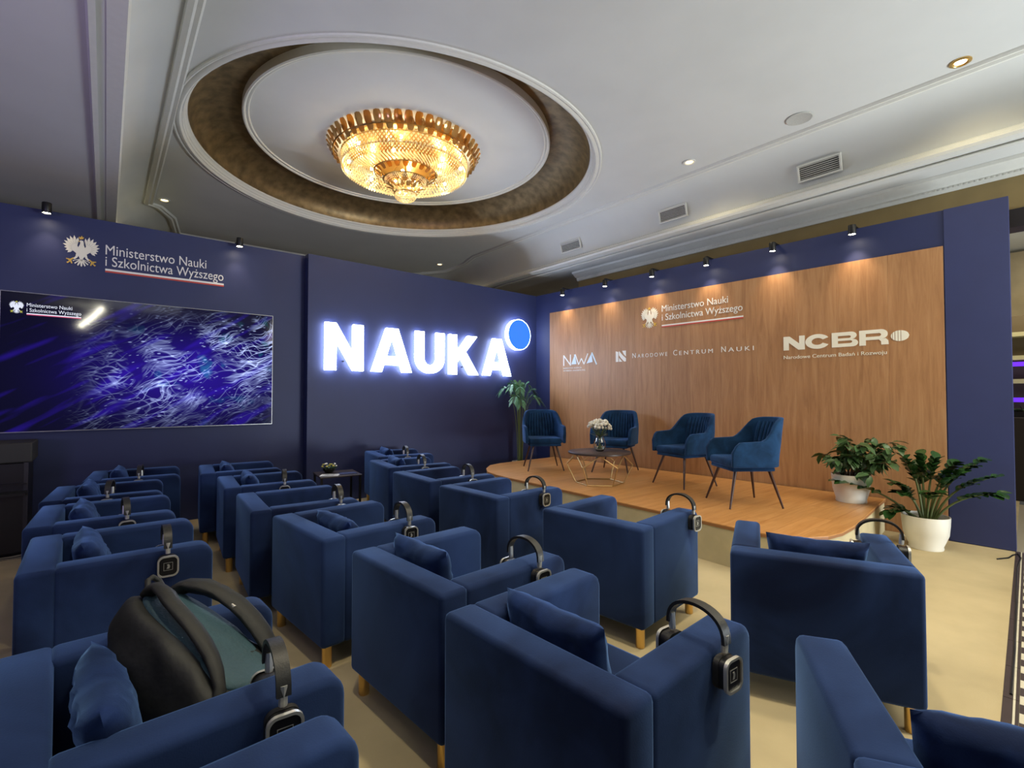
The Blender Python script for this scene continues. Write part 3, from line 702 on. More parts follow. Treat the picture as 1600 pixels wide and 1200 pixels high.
def petal_mesh():
    bm = bmesh.new(); n = 6; L = .15; rows = []
    for i in range(n+1):
        t = i/n; wd = .046*math.sqrt(max(.02, sin(pi*min(1, .12+t*.86)))) ; z = -L*.25+L*t; x = .055*t*t
        rows.append([bm.verts.new((x, -wd, z)), bm.verts.new((x+.012, 0, z)), bm.verts.new((x, wd, z))])
    for a, b in zip(rows, rows[1:]):
        for j in range(2): bm.faces.new((a[j], a[j+1], b[j+1], b[j]))
    r = bmesh.ops.solidify(bm, geom=bm.faces[:], thickness=.004)
    return new_mesh('glass_petal', bm)
pm_ = petal_mesh(); pm_.materials.append(M_amber); shade(pm_, 50)
def petals(nn, rad, z, tilt, scl, off=0):
    for k in range(nn):
        a = 2*pi*(k+off)/nn
        o = obj('glass_petal', pm_, None, ch); o.location = (rad*cos(a), rad*sin(a), zc(z)); o.rotation_euler = (0, tilt, a); o.scale = (scl, scl, scl)
petals(50, .92, 4.53, R(10), 1.05); petals(46, .855, 4.49, R(25), .95, .5)
petals(20, .36, 4.36, R(15), .85); petals(20, .33, 4.30, R(35), .75, .5); petals(12, .20, 4.17, R(30), .8); petals(12, .17, 4.12, R(45), .7, .5)
def crystals(rows, nm, m=M_cry):
    bm = bmesh.new()
    for (rad, z, nn, w_, h_, ph) in rows:
        for k in range(nn):
            a = 2*pi*(k+ph)/nn; c = Vector((rad*cos(a), rad*sin(a), zc(z)))
            t = Vector((-sin(a), cos(a), 0))*w_; u = Vector((0, 0, h_)); o_ = Vector((cos(a), sin(a), 0))*w_*.8
            v = [bm.verts.new(c+x) for x in (u, t, o_, -t, -o_, -u)]
            for i in range(4):
                bm.faces.new((v[0], v[1+i], v[1+(i+1) % 4])); bm.faces.new((v[5], v[1+(i+1) % 4], v[1+i]))
    o = obj(nm, bm, m, ch); o['kind'] = 'stuff'; return o
rows = []
for j in range(5): rows.append((.80, 4.49-.034*j, 96, .016, .021, .5*(j % 2)))
crystals(rows, 'outer_crystal_band')
rows = [(.80-.03*j, 4.335-.012*j+.0*j, 120-6*j, .009, .030 if j < 2 else .016, .5*(j % 2)) for j in range(5)]
for j in range(11): rows.append((.66-.026*j, 4.285+.004*j, 90-4*j, .014, .016, .5*(j % 2)))
crystals(rows, 'lower_crystal_ring')
rows = []
for j in range(9):
    t = j/8*pi/2; rows.append((.02+.25*cos(t), 4.22-.06*sin(t), max(6, int(60*cos(t))), .012, .013, .5*(j % 2)))
crystals(rows, 'crystal_dome')
rows = []
for j in range(11):
    t = -pi/2+j/10*pi; rows.append((.01+.125*cos(t), 4.02+.075*sin(t), max(4, int(40*cos(t))), .011, .012, .5*(j % 2)))
crystals(rows, 'crystal_ball')
M_bul = mat('chandelier_bulb', (1, .9, .7), .3, emit=(1, .80, .45), estr=60)
def bulb(x, y, z, p, r_=.022):
    bm = bmesh.new(); bmesh.ops.create_uvsphere(bm, u_segments=10, v_segments=8, radius=r_)
    o = obj('light_bulb', bm, M_bul, ch, 80); o.location = (x, y, zc(z))
    l = bpy.data.lights.new('chandelier_lamp', 'POINT'); l.energy = p; l.color = (1, .84, .52); l.shadow_soft_size = .03
    lo2 = bpy.data.objects.new('chandelier_lamp', l); COL.objects.link(lo2); lo2.location = (CH[0]+x, CH[1]+y, z-.03)
for k in range(8):
    a = 2*pi*(k+.3)/8; bulb(.72*cos(a), .72*sin(a), 4.43, 3.4)
for k in range(4):
    a = 2*pi*(k+.5)/4; bulb(.46*cos(a), .46*sin(a), 4.40, 2.6)
bulb(-.12, -.16, 4.26, .9); bulb(.05, .1, 4.10, .6, .016)
for k in range(3):
    a = 2*pi*(k+.7)/3; bulb(.2*cos(a), .2*sin(a), 4.14, .3, .014)

# ================================================================== ARMCHAIRS
CW, CD, CHT, LEG = .76, .73, .69, .115
AT = .135
def rounded_slab(x0, x1, y0, y1, z0, z1, r_=.03, seg=3, front_round=0):
    bm = box(x0, x1, y0, y1, z0, z1)
    if front_round:
        es = [e for e in bm.edges if all(abs(v.co.x-x1) < 1e-5 and abs(v.co.z-z1) < 1e-5 for v in e.verts)]
        bmesh.ops.bevel(bm, geom=es, offset=front_round, segments=6, profile=.5, affect='EDGES')
    es = [e for e in bm.edges if len(e.link_faces) == 2 and e.calc_face_angle(0) > .6]
    bmesh.ops.bevel(bm, geom=es, offset=r_, segments=seg, profile=.5, affect='EDGES')
    return bm
def proto_armchair():
    r = empty('armchair', '', 'armchair')
    hx, hy = CD/2, CW/2
    obj('backrest', rounded_slab(-hx, -hx+AT, -hy, hy, LEG, CHT, .022), M_vel, r, 60)
    for s in (-1, 1):
        y0, y1 = (hy-AT, hy) if s > 0 else (-hy, -hy+AT)
        obj('armrest', rounded_slab(-hx+AT-.012, hx, y0, y1, LEG, CHT-.001, .022, 3, .06), M_vel, r, 60)
    obj('seat_base', box(-hx+AT-.01, hx-.03, -hy+AT-.01, hy-AT+.01, LEG+.02, .29, .01), M_vel, r, 60)
    obj('seat_cushion', rounded_slab(-hx+AT, hx-.015, -hy+AT+.004, hy-AT-.004, .29, .42, .03), M_vel, r, 60)
    for sx in (-1, 1):
        for sy in (-1, 1):
            o = obj('leg', lathe([(.024, 0), (.026, .004), (.026, LEG+.012)], 16, cap0=True), M_gold, r, 40)
            o.location = (sx*(hx-.05), sy*(hy-.05), 0)
    o = obj('underside', box(-hx+.03, hx-.03, -hy+.03, hy-.03, LEG-.008, LEG+.03), M_black, r)
    return r
def proto_cushion(seed, wd=.44, ht=.33, th=.12):
    bm = bmesh.new(); n = 18; rr = random.Random(seed)
    for side in (1, -1):
        g = []
        for i in range(n+1):
            row = []
            for j in range(n+1):
                u = i/n*2-1; v = j/n*2-1
                e = (max(0, 1-u**4)*max(0, 1-v**4))
                pin = 1-.10*(1-abs(u))*abs(v)**3-.0; pin2 = 1-.10*(1-abs(v))*abs(u)**3
                z = side*th/2*e**.45+.012*noise.noise(Vector((u*3+seed, v*3, side)))*e
                z += .012*noise.noise(Vector((u*7+seed*2, v*5, side)))*min(1, e*1.3)
                row.append(bm.verts.new((u*wd/2*pin2*(1), v*ht/2*pin, z)))
            g.append(row)
        for i in range(n):
            for j in range(n):
                f = (g[i][j], g[i+1][j], g[i+1][j+1], g[i][j+1]); bm.faces.new(f if side > 0 else f[::-1])
    bmesh.ops.remove_doubles(bm, verts=bm.verts, dist=.002)
    return bm
def proto_headphones():
    r = empty('headphones', '', 'headphones')
    # local: band spans y (cups at +-y), hangs over an arm; z=0 is the arm top
    n = 18; hw = .090; top = .098; cz = -.028
    bm = bmesh.new(); rows = []
    for i in range(n+1):
        t = pi*i/n; y = hw*cos(t)*1.0; z = .0+top*sin(t)**.8 if 0 < i < n else 0
        z = cz+.045+(top-cz-.045)*max(0, sin(t))**.75
        ny, nz = cos(t), sin(t)
        rows.append([bm.verts.new((sx*.016, y+ny*o_, z+nz*o_)) for sx, o_ in ((-1, -.004), (1, -.004), (1, .006), (-1, .006))])
    for a, b in zip(rows, rows[1:]):
        for j in range(4): bm.faces.new((a[j], a[(j+1) % 4], b[(j+1) % 4], b[j]))
    bm.faces.new(rows[0]); bm.faces.new(rows[-1][::-1]); bmesh.ops.recalc_face_normals(bm, faces=bm.faces)
    obj('headband', bm, M_leather, r, 50)
    def rr(w_, h_, r_, k=6):
        out = []
        for cx, cy, a0 in ((w_-r_, h_-r_, 0), (-w_+r_, h_-r_, 90), (-w_+r_, -h_+r_, 180), (w_-r_, -h_+r_, 270)):
            out += [(cx+r_*cos(R(a0+90*i/k)), cy+r_*sin(R(a0+90*i/k))) for i in range(k+1)]
        return out
    for s in (-1, 1):
        def T(bm):  # prism xy -> x, z ; extrude axis -> y outwards
            bm.transform(Matrix(((1, 0, 0, 0), (0, 0, s, s*.072), (0, 1, 0, cz-.03), (0, 0, 0, 1)))); bmesh.ops.recalc_face_normals(bm, faces=bm.faces); return bm
        cup = obj('ear_cup', T(prism(rr(.036, .042, .022), .016, .040)), M_black, r, 40)
        obj('ear_pad', T(prism(rr(.038, .044, .024), .0, .016)), M_leather, cup, 40)
        bm = bmesh.new(); o_ = rr(.040, .046, .024); i_ = rr(.033, .039, .018)
        a = [bm.verts.new((x, y, .034)) for x, y in o_]; b = [bm.verts.new((x, y, .044)) for x, y in o_]; c = [bm.verts.new((x, y, .044)) for x, y in i_]; d = [bm.verts.new((x, y, .034)) for x, y in i_]
        m_ = len(a)
        for p, q in ((a, b), (b, c), (c, d)):
            for k in range(m_): bm.faces.new((p[k], p[(k+1) % m_], q[(k+1) % m_], q[k]))
        obj('silver_rim', T(bm), M_silver, cup, 50)
        sq = []
        for w1, w2 in ((.017, .0155),):
            for p in ([(-w1, -w1), (w1, -w1), (w1, -w2), (-w1, -w2)], [(-w1, w2), (w1, w2), (w1, w1), (-w1, w1)], [(-w1, -w2), (-w2, -w2), (-w2, w2), (-w1, w2)], [(w2, -w2), (w1, -w2), (w1, w2), (w2, w2)]): sq.append(p)
        sq.append([(-.006, -.010), (.004, -.010), (.007, .0), (.003, .010), (-.005, .009), (-.002, .001)])
        obj('square_emblem', T(poly_bm(sq, .0402, .0410)), M_silver, cup)
        obj('hinge', tube([(0, s*.085, cz+.022), (0, s*.088, cz+.07)], .010, 8), M_silver, r, 40)
    return r
ARM = proto_armchair(); HP = proto_headphones()
CHAIRS = [
 # key, x, y, theta, label
 ('R1', 2.86, 1.00, 24, 'navy velvet armchair standing angled at the right beside the tiled border'),
 ('C2', 2.68, 2.11, 6, 'navy velvet armchair in the row nearest the stage, beside the gap to the angled one'),
 ('M1', 2.57, 3.27, 3, 'navy velvet armchair in the row nearest the stage, in front of the metal-legged round table'),
 ('M2', 2.58, 4.19, -1, 'navy velvet armchair without cushion, fourth from camera in the row nearest the stage'),
 ('M3', 2.72, 5.15, -8, 'navy velvet armchair with small cushion, second from the lettered wall in the stage row'),
 ('M4', 3.05, 6.10, -10, 'navy velvet armchair against the lettered wall at the end of the stage row'),
 ('R2', 1.638, .161, 31, 'navy velvet armchair cut off by the bottom right corner of the picture'),
 ('C1', 1.31, 1.145, 3, 'large navy velvet armchair at bottom centre with its back to the camera'),
 ('C3', 1.33, 2.03, 4, 'navy velvet armchair in the middle row, second from camera, with ruched cushion'),
 ('C4', 1.22, 3.05, 5, 'navy velvet armchair in the middle row, third from camera'),
 ('C5', 1.13, 3.93, -4, 'navy velvet armchair in the middle row, fourth from camera'),
 ('C6', 1.15, 4.95, -5, 'navy velvet armchair in the middle row, fifth from camera'),
 ('C7', 1.12, 5.95, -6, 'dark navy armchair at the far end of the middle row by the leaflet table'),
 ('L0', .11, .83, 3, 'navy armchair at the bottom left edge of which only one arm shows'),
 ('L1', .14, 1.71, 3, 'navy velvet armchair at lower left with a black backpack on it'),
 ('L2', .07, 3.33, 1, 'navy velvet armchair in the left row right behind the backpack armchair'),
 ('L3', .02, 4.31, -2, 'navy velvet armchair in the left row, second behind the backpack armchair'),
 ('L4', .03, 5.21, -4, 'dark navy armchair in the left row, third behind the backpack armchair'),
 ('L5', .24, 6.12, -5, 'darkest navy armchair against the screen wall at the far end of the left row'),
]
where = {'R1': 'the angled armchair at right', 'C2': 'second armchair of the stage row', 'M1': 'third armchair of the stage row', 'M2': 'fourth armchair of the stage row', 'M3': 'fifth armchair of the stage row', 'M4': 'last armchair of the stage row by the lettered wall',
         'C1': 'the big armchair at bottom centre', 'C3': 'second armchair of the middle row', 'C4': 'third armchair of the middle row', 'C5': 'fourth armchair of the middle row', 'C6': 'fifth armchair of the middle row', 'C7': 'last armchair of the middle row',
         'L1': 'the armchair holding the backpack', 'L2': 'armchair behind the backpack armchair', 'L3': 'second armchair behind the backpack', 'L4': 'third armchair behind the backpack', 'L5': 'farthest left row armchair', 'R2': 'the armchair at the bottom right corner'}
HPX = {'R1': .17, 'C2': .24, 'M1': .10, 'M2': .08, 'M3': .02, 'M4': .0, 'C1': .12, 'C3': .15, 'C4': .16, 'C5': .21, 'C6': .10, 'L1': .20, 'L2': .17, 'L3': .10, 'L4': .03, 'L5': .05}
CUSH = {'R1': (0, 0, 12), 'R2': (0.02, .02, 14), 'C1': (0, .06, 14), 'C3': (.0, .10, 10), 'C4': (0, -.02, 32), 'C6': (0, .10, 20), 'M3': (0, .05, 8), 'M4': (0, .08, 10), 'L1': (.0, -.06, 12), 'L2': (0, .02, 20), 'L3': (0, .02, 20), 'L4': (0, .08, 15), 'L5': (.0, .05, 15), 'C7': (0, .05, 25)}
first = True; ci = 0
cush_m = [new_mesh('cushion', proto_cushion(s)) for s in (3, 8, 14)]
for m_ in cush_m: m_.materials.append(M_cush); shade(m_, 70)
hpfirst = True
for key, x, y, th, lab in CHAIRS:
    o = ARM if first else copy_tree(ARM); first = False
    o.location = (x, y, 0); o.rotation_euler = (0, 0, R(th)); o['label'] = lab; o['category'] = 'armchair'; o['group'] = 'navy velvet club armchairs'
    T = Matrix.Translation((x, y, 0)) @ Matrix.Rotation(R(th), 4, 'Z')
    if key in HPX:
        h_ = HP if hpfirst else copy_tree(HP); hpfirst = False
        h_.matrix_world = T @ Matrix.Translation((HPX[key], -CW/2+AT/2, CHT)) @ Matrix.Rotation(R(random.uniform(-8, 8)), 4, 'Z')
        h_.scale = (1.08, 1.08, 1.08); h_['label'] = 'black headphones on the '+where[key].replace('the ', '', 1).replace(' by the lettered wall', ''); h_['category'] = 'headphones'; h_['group'] = 'headphones hung on armchairs'
    if key in CUSH:
        dx, dy, tl = CUSH[key]
        c = bpy.data.objects.new('cushion', cush_m[ci % 3]); COL.objects.link(c); ci += 1
        # stands on its edge against the backrest, tilted back by tl
        c.matrix_world = T @ Matrix.Translation((-CD/2+AT+.075+.17*sin(R(tl))+dx, dy, .42+.165*cos(R(tl))+.035*sin(R(tl)))) @ Matrix.Rotation(R(-tl), 4, 'Y') @ Matrix(((0, 0, 1, 0), (1, 0, 0, 0), (0, 1, 0, 0), (0, 0, 0, 1)))
        tag(c, 'navy velvet cushion leaning in '+where[key], 'cushion', 'cushions in the armchairs')

# ================================================================== STAGE CHAIRS
def proto_stage_chair():
    r = empty('stage_chair', '', 'chair')
    # local: faces +x, z=0 floor.  shell: plan curve with varying height
    n = 40; W2, D2 = .255, .25
    path = []
    for i in range(n+1):
        t = i/n*2-1                       # -1..1 from right arm front round the back to left arm front
        a = abs(t)
        if a > .52: # arm, straight
            f = (a-.52)/.48; px = -.10+f*.36; py = .275+.008*sin(f*pi)
        else:
            ang = a/.52*pi/2; px = -.10-.17*cos(ang)**.8; py = .275*sin(ang)**.85
        py *= 1 if t > 0 else -1
        # height of the top edge
        if a > .62: f = (a-.62)/.38; hz = .655-.015*f-.10*max(0, (f-.70)/.30)**2
        elif a > .30: f = (a-.30)/.32; hz = .655+(.865-.655)*(.5+.5*cos(pi*f))
        else: hz = .88-.015*(a/.30)**4
        path.append((px, py, hz, a))
    rows = 8; rib = .0045
    def shell(off, ribbed, z0=.40):
        vs_ = []
        for i, (px, py, hz, a) in enumerate(path):
            q0 = Vector(path[max(i-1, 0)][:2]); q1 = Vector(path[min(i+1, n)][:2]); d_ = (q1-q0).normalized(); nn = Vector((d_.y, -d_.x))
            row = []
            for j in range(rows+1):
                z = z0+(hz-z0)*j/rows
                lean = -.10*max(0, (z-.45)/.4)**1.2*max(0, 1-a/.5)
                spread = (z-.4)*.10*(1 if a > .3 else a/.3)*(1 if py > 0 else -1)
                taper = 1-.12*max(0, (z-.66)/.2)
                o_ = off
                row.append((px+lean+nn.x*o_, (py*taper+spread*.4)+nn.y*o_, z))
            vs_.append(row)
        return vs_
    outer = shell(.022, False); inner = shell(-.022, True)
    bm = bmesh.new()
    O_ = [[bm.verts.new(p) for p in row] for row in outer]; I_ = [[bm.verts.new(p) for p in row] for row in inner]
    for i in range(n):
        for j in range(rows):
            bm.faces.new((O_[i][j], O_[i+1][j], O_[i+1][j+1], O_[i][j+1])); bm.faces.new((I_[i][j], I_[i][j+1], I_[i+1][j+1], I_[i+1][j]))
        bm.faces.new((O_[i][rows], O_[i+1][rows], I_[i+1][rows], I_[i][rows])); bm.faces.new((O_[i][0], I_[i][0], I_[i+1][0], O_[i+1][0]))
    for i in (0, n):
        for j in range(rows): bm.faces.new((O_[i][j], O_[i][j+1], I_[i][j+1], I_[i][j]))
    bmesh.ops.recalc_face_normals(bm, faces=bm.faces)
    es = [e for e in bm.edges if len(e.link_faces) == 2 and e.calc_face_angle(0) > .9]
    bmesh.ops.bevel(bm, geom=es, offset=.012, segments=3, profile=.5, affect='EDGES')
    obj('shell', bm, M_chair, r, 60)
    # vertical channels on the inside of the back
    for k in range(-4, 5):
        y = k*.046
        pts = []
        for j in range(7):
            z = .47+j*.060; xx = -.275+.0
            ang = math.asin(min(1, (abs(y)/.275)**(1/.85))); px = -.10-.17*cos(ang)**.8
            lean = -.10*max(0, (z-.45)/.4)**1.2*max(0, 1-(ang/(pi/2)*.52)/.5)
            pts.append((px+lean+.024, y*(1-.12*max(0, (z-.66)/.2)), z))
        obj('channel', tube(pts, [.012, .019, .020, .020, .020, .019, .010], 8), M_chair, r, 70)
    bm = box(-.22, .25, -.245, .245, .385, .475)
    es = [e for e in bm.edges]; bmesh.ops.bevel(bm, geom=es, offset=.035, segments=4, profile=.5, affect='EDGES')
    obj('seat_cushion', bm, M_chair, r, 60)
    obj('seat_base', box(-.20, .235, -.235, .235, .355, .39, .012), M_chair, r, 60)
    for sx in (-1, 1):
        for sy in (-1, 1):
            obj('leg', tube([(sx*.17, sy*.17, .365), (sx*.265+.01, sy*.265, 0)], [.017, .009], 12), M_dkleg, r, 60)
    return r
SC = proto_stage_chair()
for i, (x, y, a, lab) in enumerate([
        (5.13, 5.48, -124, 'blue velvet stage chair in front of the palm, farthest left on stage'),
        (5.76, 4.61, -159, 'blue velvet stage chair behind the flower table by the oak wall'),
        (5.57, 3.38, 166, 'blue velvet stage chair, third from left, turned sideways to the table'),
        (5.07, 2.41, 143, 'blue velvet stage chair nearest the front edge and farthest right')]):
    o = SC if i == 0 else copy_tree(SC)
    o.location = (x, y, SZ+.003); o.rotation_euler = (0, 0, R(a)); o['label'] = lab; o['category'] = 'chair'; o['group'] = 'blue velvet chairs on the stage'

# ================================================================== COFFEE TABLE, VASE
TB = (4.84, 4.13)
t = empty('coffee_table', 'round dark topped coffee table with faceted brass wire base on stage', 'table', (TB[0], TB[1], SZ))
obj('table_top', lathe([(.001, .375), (.385, .375), (.395, .38), (.395, .395), (.388, .40), (.001, .40)], 64), M_tabletop, t, 40)
hb = []; hm = []; ht = []
for k in range(6):
    a = R(60*k+12)
    hb.append(Vector((cos(a)*.30, sin(a)*.30, .008))); hm.append(Vector((cos(a)*.41, sin(a)*.41, .235)))
    ht.append(Vector((cos(a+R(30))*.33, sin(a+R(30))*.33, .372)))
bm = bmesh.new()
for k in range(6): add_tube(bm, [hb[k], hb[(k+1) % 6]], .0075, 6)
obj('base_ring', bm, M_brass, t, 40)
for k in range(6):
    obj('wire_leg', tube([hb[k], hm[k]], .0075, 6), M_brass, t, 40)
    bm = bmesh.new(); add_tube(bm, [hm[k], ht[k]], .0075, 6); add_tube(bm, [hm[k], ht[k-1]], .0075, 6)
    obj('wire_fork', bm, M_brass, t, 40)
VP = (4.86, 4.14); VZ = SZ+.40
v = empty('flower_vase', 'round glass vase of white flowers on the coffee table', 'vase', (VP[0], VP[1], VZ)); v.scale = (1.25, 1.25, 1.2)
obj('glass_vase', lathe([(.001, .0), (.035, .001), (.052, .02), (.062, .06), (.058, .10), (.042, .135), (.036, .155), (.042, .17), (.039, .17), (.033, .155), (.039, .133), (.055, .10), (.059, .06), (.049, .022), (.033, .008), (.001, .007)], 32), M_glass, v, 60)
rr = random.Random(5)
for k in range(14):
    a = rr.uniform(0, 2*pi); e = rr.uniform(.15, 1)
    hx_, hy_, hz_ = cos(a)*.13*e, sin(a)*.13*e, .30-.10*e*e+rr.uniform(-.01, .02)
    st = obj('flower_stem', tube([(cos(a)*-.02, sin(a)*-.02, .02), (cos(a)*.012, sin(a)*.012, .15), (hx_*.9, hy_*.9, hz_)], .0028, 5), M_stem, v)
    bm = bmesh.new()
    for q_ in range(9):
        b_ = rr.uniform(0, 2*pi); el = rr.uniform(-.4, 1.3)
        c = Vector((cos(b_)*cos(el), sin(b_)*cos(el), sin(el)))*.026
        bmesh.ops.create_icosphere(bm, subdivisions=1, radius=.015, matrix=Matrix.Translation(c) @ Matrix.Rotation(b_, 4, 'Z') @ Matrix.Diagonal((1, .8, 1.2, 1)))
    o = obj('flower_head', bm, M_petal, v, 60); o.location = (hx_, hy_, hz_+.01)
bm = bmesh.new()
for k in range(26):
    a = rr.uniform(0, 2*pi); L_ = rr.uniform(.05, .10); z = rr.uniform(.15, .20)
    p = Vector((cos(a)*.02, sin(a)*.02, z)); q_ = p+Vector((cos(a), sin(a), .25))*L_; s_ = Vector((-sin(a), cos(a), 0))*.012
    vv = [bm.verts.new(x_) for x_ in (p, (p+q_)/2+s_, q_, (p+q_)/2-s_)]; bm.faces.new(vv)
o = obj('foliage', bm, M_leaf, v); o['kind'] = 'stuff'

# ================================================================== PLANTS
def leaf_mesh(L_, W_, m, fold=.2, curl=.15, n=4):
    bm = bmesh.new(); rows_ = []
    for i in range(n+1):
        t_ = i/n; w_ = W_*math.sin(pi*min(.98, .06+t_*.92))**.7; z = -curl*L_*t_*t_
        rows_.append([bm.verts.new((L_*t_, -w_, z+fold*w_)), bm.verts.new((L_*t_, 0, z)), bm.verts.new((L_*t_, w_, z+fold*w_))])
    for a_, b_ in zip(rows_, rows_[1:]):
        for j in range(2): bm.faces.new((a_[j], a_[j+1], b_[j+1], b_[j]))
    me = new_mesh('leaf', bm); me.materials.append(m); shade(me, 60); return me
def orient(o, p, d, roll=0):
    d = Vector(d).normalized(); up_ = Vector((0, 0, 1)); y_ = up_.cross(d)
    if y_.length < 1e-3: y_ = Vector((0, 1, 0))
    y_.normalize(); z_ = d.cross(y_)
    M_ = Matrix((d, y_, z_)).transposed().to_4x4(); o.matrix_world = Matrix.Translation(p) @ M_ @ Matrix.Rotation(roll, 4, 'X')
def pot(root, rb, rt, h_, label=None):
    p = obj('pot', lathe([(.001, .004), (rb, .0), (rb*1.03, .012), (rb*1.0, .03), (rt*.93, h_*.45), (rt*.98, h_*.75), (rt, h_), (rt-.010, h_), (rt-.014, h_*.8), (.001, h_*.79)], 48), M_pot, root, 40)
    obj('soil', lathe([(.001, h_*.82), (rt-.014, h_*.82)], 32), M_soil, root)
# ficus on the stage
rr = random.Random(11)
FP = Vector((6.03, 1.74, SZ)); f = empty('potted_ficus', 'bushy drooping ficus in white pot standing on the stage corner', 'plant', FP)
pot(f, .135, .175, .285)
lm = leaf_mesh(.10, .027, M_leaf, .25, .35, 3)
cnt = 0; stems = bmesh.new()
for k in range(26):
    a = rr.uniform(0, 2*pi); rad = rr.uniform(.10, .42); top = rr.uniform(.46, .80)-.20*(rad/.42)**2
    # the photo's crown leans along the wall to the right (towards -y) and stops before the wall
    ex, ey = cos(a)*rad*.72-.08, sin(a)*rad*.92-.12
    if ex > .33: ex = .33
    p0 = Vector((cos(a)*.03, sin(a)*.03, .235)); p3 = Vector((ex, ey, top)); p1 = p0+Vector((ex*.25, ey*.25, (top-.235)*.65)); p2 = p0.lerp(p3, .7)+Vector((0, 0, .09))
    pts = [((1-t_)**3)*p0+3*t_*(1-t_)**2*p1+3*t_*t_*(1-t_)*p2+t_**3*p3 for t_ in [i/8 for i in range(9)]]
    add_tube(stems, pts, [.006, .0055, .005, .0045, .004, .0035, .003, .0025, .002], 5)
    for j in range(11):
        if cnt >= 295: break
        t_ = .35+.65*j/10; i = min(7, int(t_*8)); p = pts[i].lerp(pts[i+1], t_*8-i)
        d_ = (pts[i+1]-pts[i]).normalized(); sd = Vector((rr.uniform(-1, 1), rr.uniform(-1, 1), rr.uniform(-.9, .25))).normalized()
        dd = (d_*.5+sd).normalized()
        if (FP+p+dd*.085).x > 6.44: dd.x = -abs(dd.x)
        o = obj('leaf', lm, None, f); s_ = rr.uniform(.95, 1.35); orient(o, p, dd, rr.uniform(-.6, .6)); o.scale = (s_, s_, s_); cnt += 1
obj('branches', stems, M_bark, f, 60)
# zz plant on the floor
rr = random.Random(4)
ZP = Vector((6.05, 1.14, 0)); z_ = empty('potted_zz_plant', 'glossy dark green plant with arching stems in white pot on the floor', 'plant', ZP)
pot(z_, .13, .185, .31)
lz = leaf_mesh(.095, .032, M_leaf2, .3, .2, 4)
stem_specs = [  # end offset (x,y,z) relative to pot, arching
    (-.20, .66, .56), (-.10, .12, .84), (.0, .03, .86), (.05, -.08, .84), (.10, -.38, .85), (.05, -.46, .72), (.0, -.50, .58), (-.15, .20, .60), (-.20, .14, .52), (-.14, .24, .32), (.10, .10, .75), (-.05, -.25, .74), (.10, -.20, .80), (-.2, -.10, .56)]
for ex, ey, ez in stem_specs:
    p0 = Vector((ex*.12, ey*.12, .25)); p3 = Vector((min(ex, .33), ey, ez)); p1 = p0+Vector((ex*.2, ey*.2, (ez-.25)*.7)); p2 = p0.lerp(p3, .65)+Vector((0, 0, .10))
    pts = [((1-t_)**3)*p0+3*t_*(1-t_)**2*p1+3*t_*t_*(1-t_)*p2+t_**3*p3 for t_ in [i/10 for i in range(11)]]
    st = obj('stem', tube(pts, [.012-.0008*i for i in range(11)], 7), M_stem, z_, 60)
    for j in range(7):
        t_ = .48+.52*j/6; i = min(9, int(t_*10)); p = pts[i].lerp(pts[i+1], t_*10-i); d_ = (pts[i+1]-pts[i]).normalized()
        sdv = d_.cross(Vector((0, 0, 1))); sdv = sdv.normalized() if sdv.length > .1 else Vector((1, 0, 0))
        for s_ in (-1, 1):
            dd = (d_*.65+sdv*s_*.8+Vector((0, 0, rr.uniform(-.1, .3)))).normalized()
            if (ZP+p+dd*.1).x > 6.44: dd.x = -abs(dd.x)
            o = obj('leaf', lz, None, z_); orient(o, p, dd, rr.uniform(-.3, .3)); q_ = rr.uniform(1.05, 1.4); o.scale = (q_, q_, q_)
# palm behind the far stage chair
rr = random.Random(9)
PP = Vector((5.62, 6.60, 0)); p_ = empty('potted_palm', 'feathery palm behind the far left stage chair in the corner', 'plant', PP)
pot(p_, .11, .14, .30)
for k, (ex, ey, ez) in enumerate([(-.38, .10, 1.50), (-.28, -.05, 1.56), (-.12, -.15, 1.52), (.0, .08, 1.60), (.14, -.10, 1.58), (.28, -.12, 1.46), (.36, -.22, 1.30), (-.30, -.18, 1.34), (-.18, -.25, 1.28), (.2, -.28, 1.34), (.08, .1, 1.56), (-.16, .1, 1.60)]):
    p0 = Vector((ex*.1, ey*.1, .24)); p3 = Vector((ex, min(ey, .1), ez)); p1 = Vector((ex*.12, ey*.12, 1.25)); p2 = Vector((ex*.45, ey*.45, ez+.32))
    pts = [((1-t_)**3)*p0+3*t_*(1-t_)**2*p1+3*t_*t_*(1-t_)*p2+t_**3*p3 for t_ in [i/10 for i in range(11)]]
    fr = obj('frond', tube(pts, [.008-.0006*i for i in range(11)], 5), M_stem, p_, 60)
    bm = bmesh.new()
    for j in range(22):
        t_ = .50+.50*j/21; i = min(9, int(t_*10)); p = pts[i].lerp(pts[i+1], t_*10-i); d_ = (pts[i+1]-pts[i]).normalized()
        sdv = d_.cross(Vector((0, 0, 1))).normalized() if d_.cross(Vector((0, 0, 1))).length > .05 else Vector((1, 0, 0))
        for s_ in (-1, 1):
            dd = (d_*.75+sdv*s_*.75).normalized(); L_ = .15*(1-.5*abs(j/21-.4)); nrm = dd.cross(d_).normalized()*0+d_.cross(dd).cross(dd).normalized()*.008
            q0 = p; q1 = p+dd*L_*.5; q2 = p+dd*L_+Vector((0, 0, -.045))
            vv = [bm.verts.new(x_) for x_ in (q0, q1+nrm, q2, q1-nrm)]; bm.faces.new(vv)
    o = obj('leaflets', bm, M_palm, fr); o['kind'] = 'stuff'

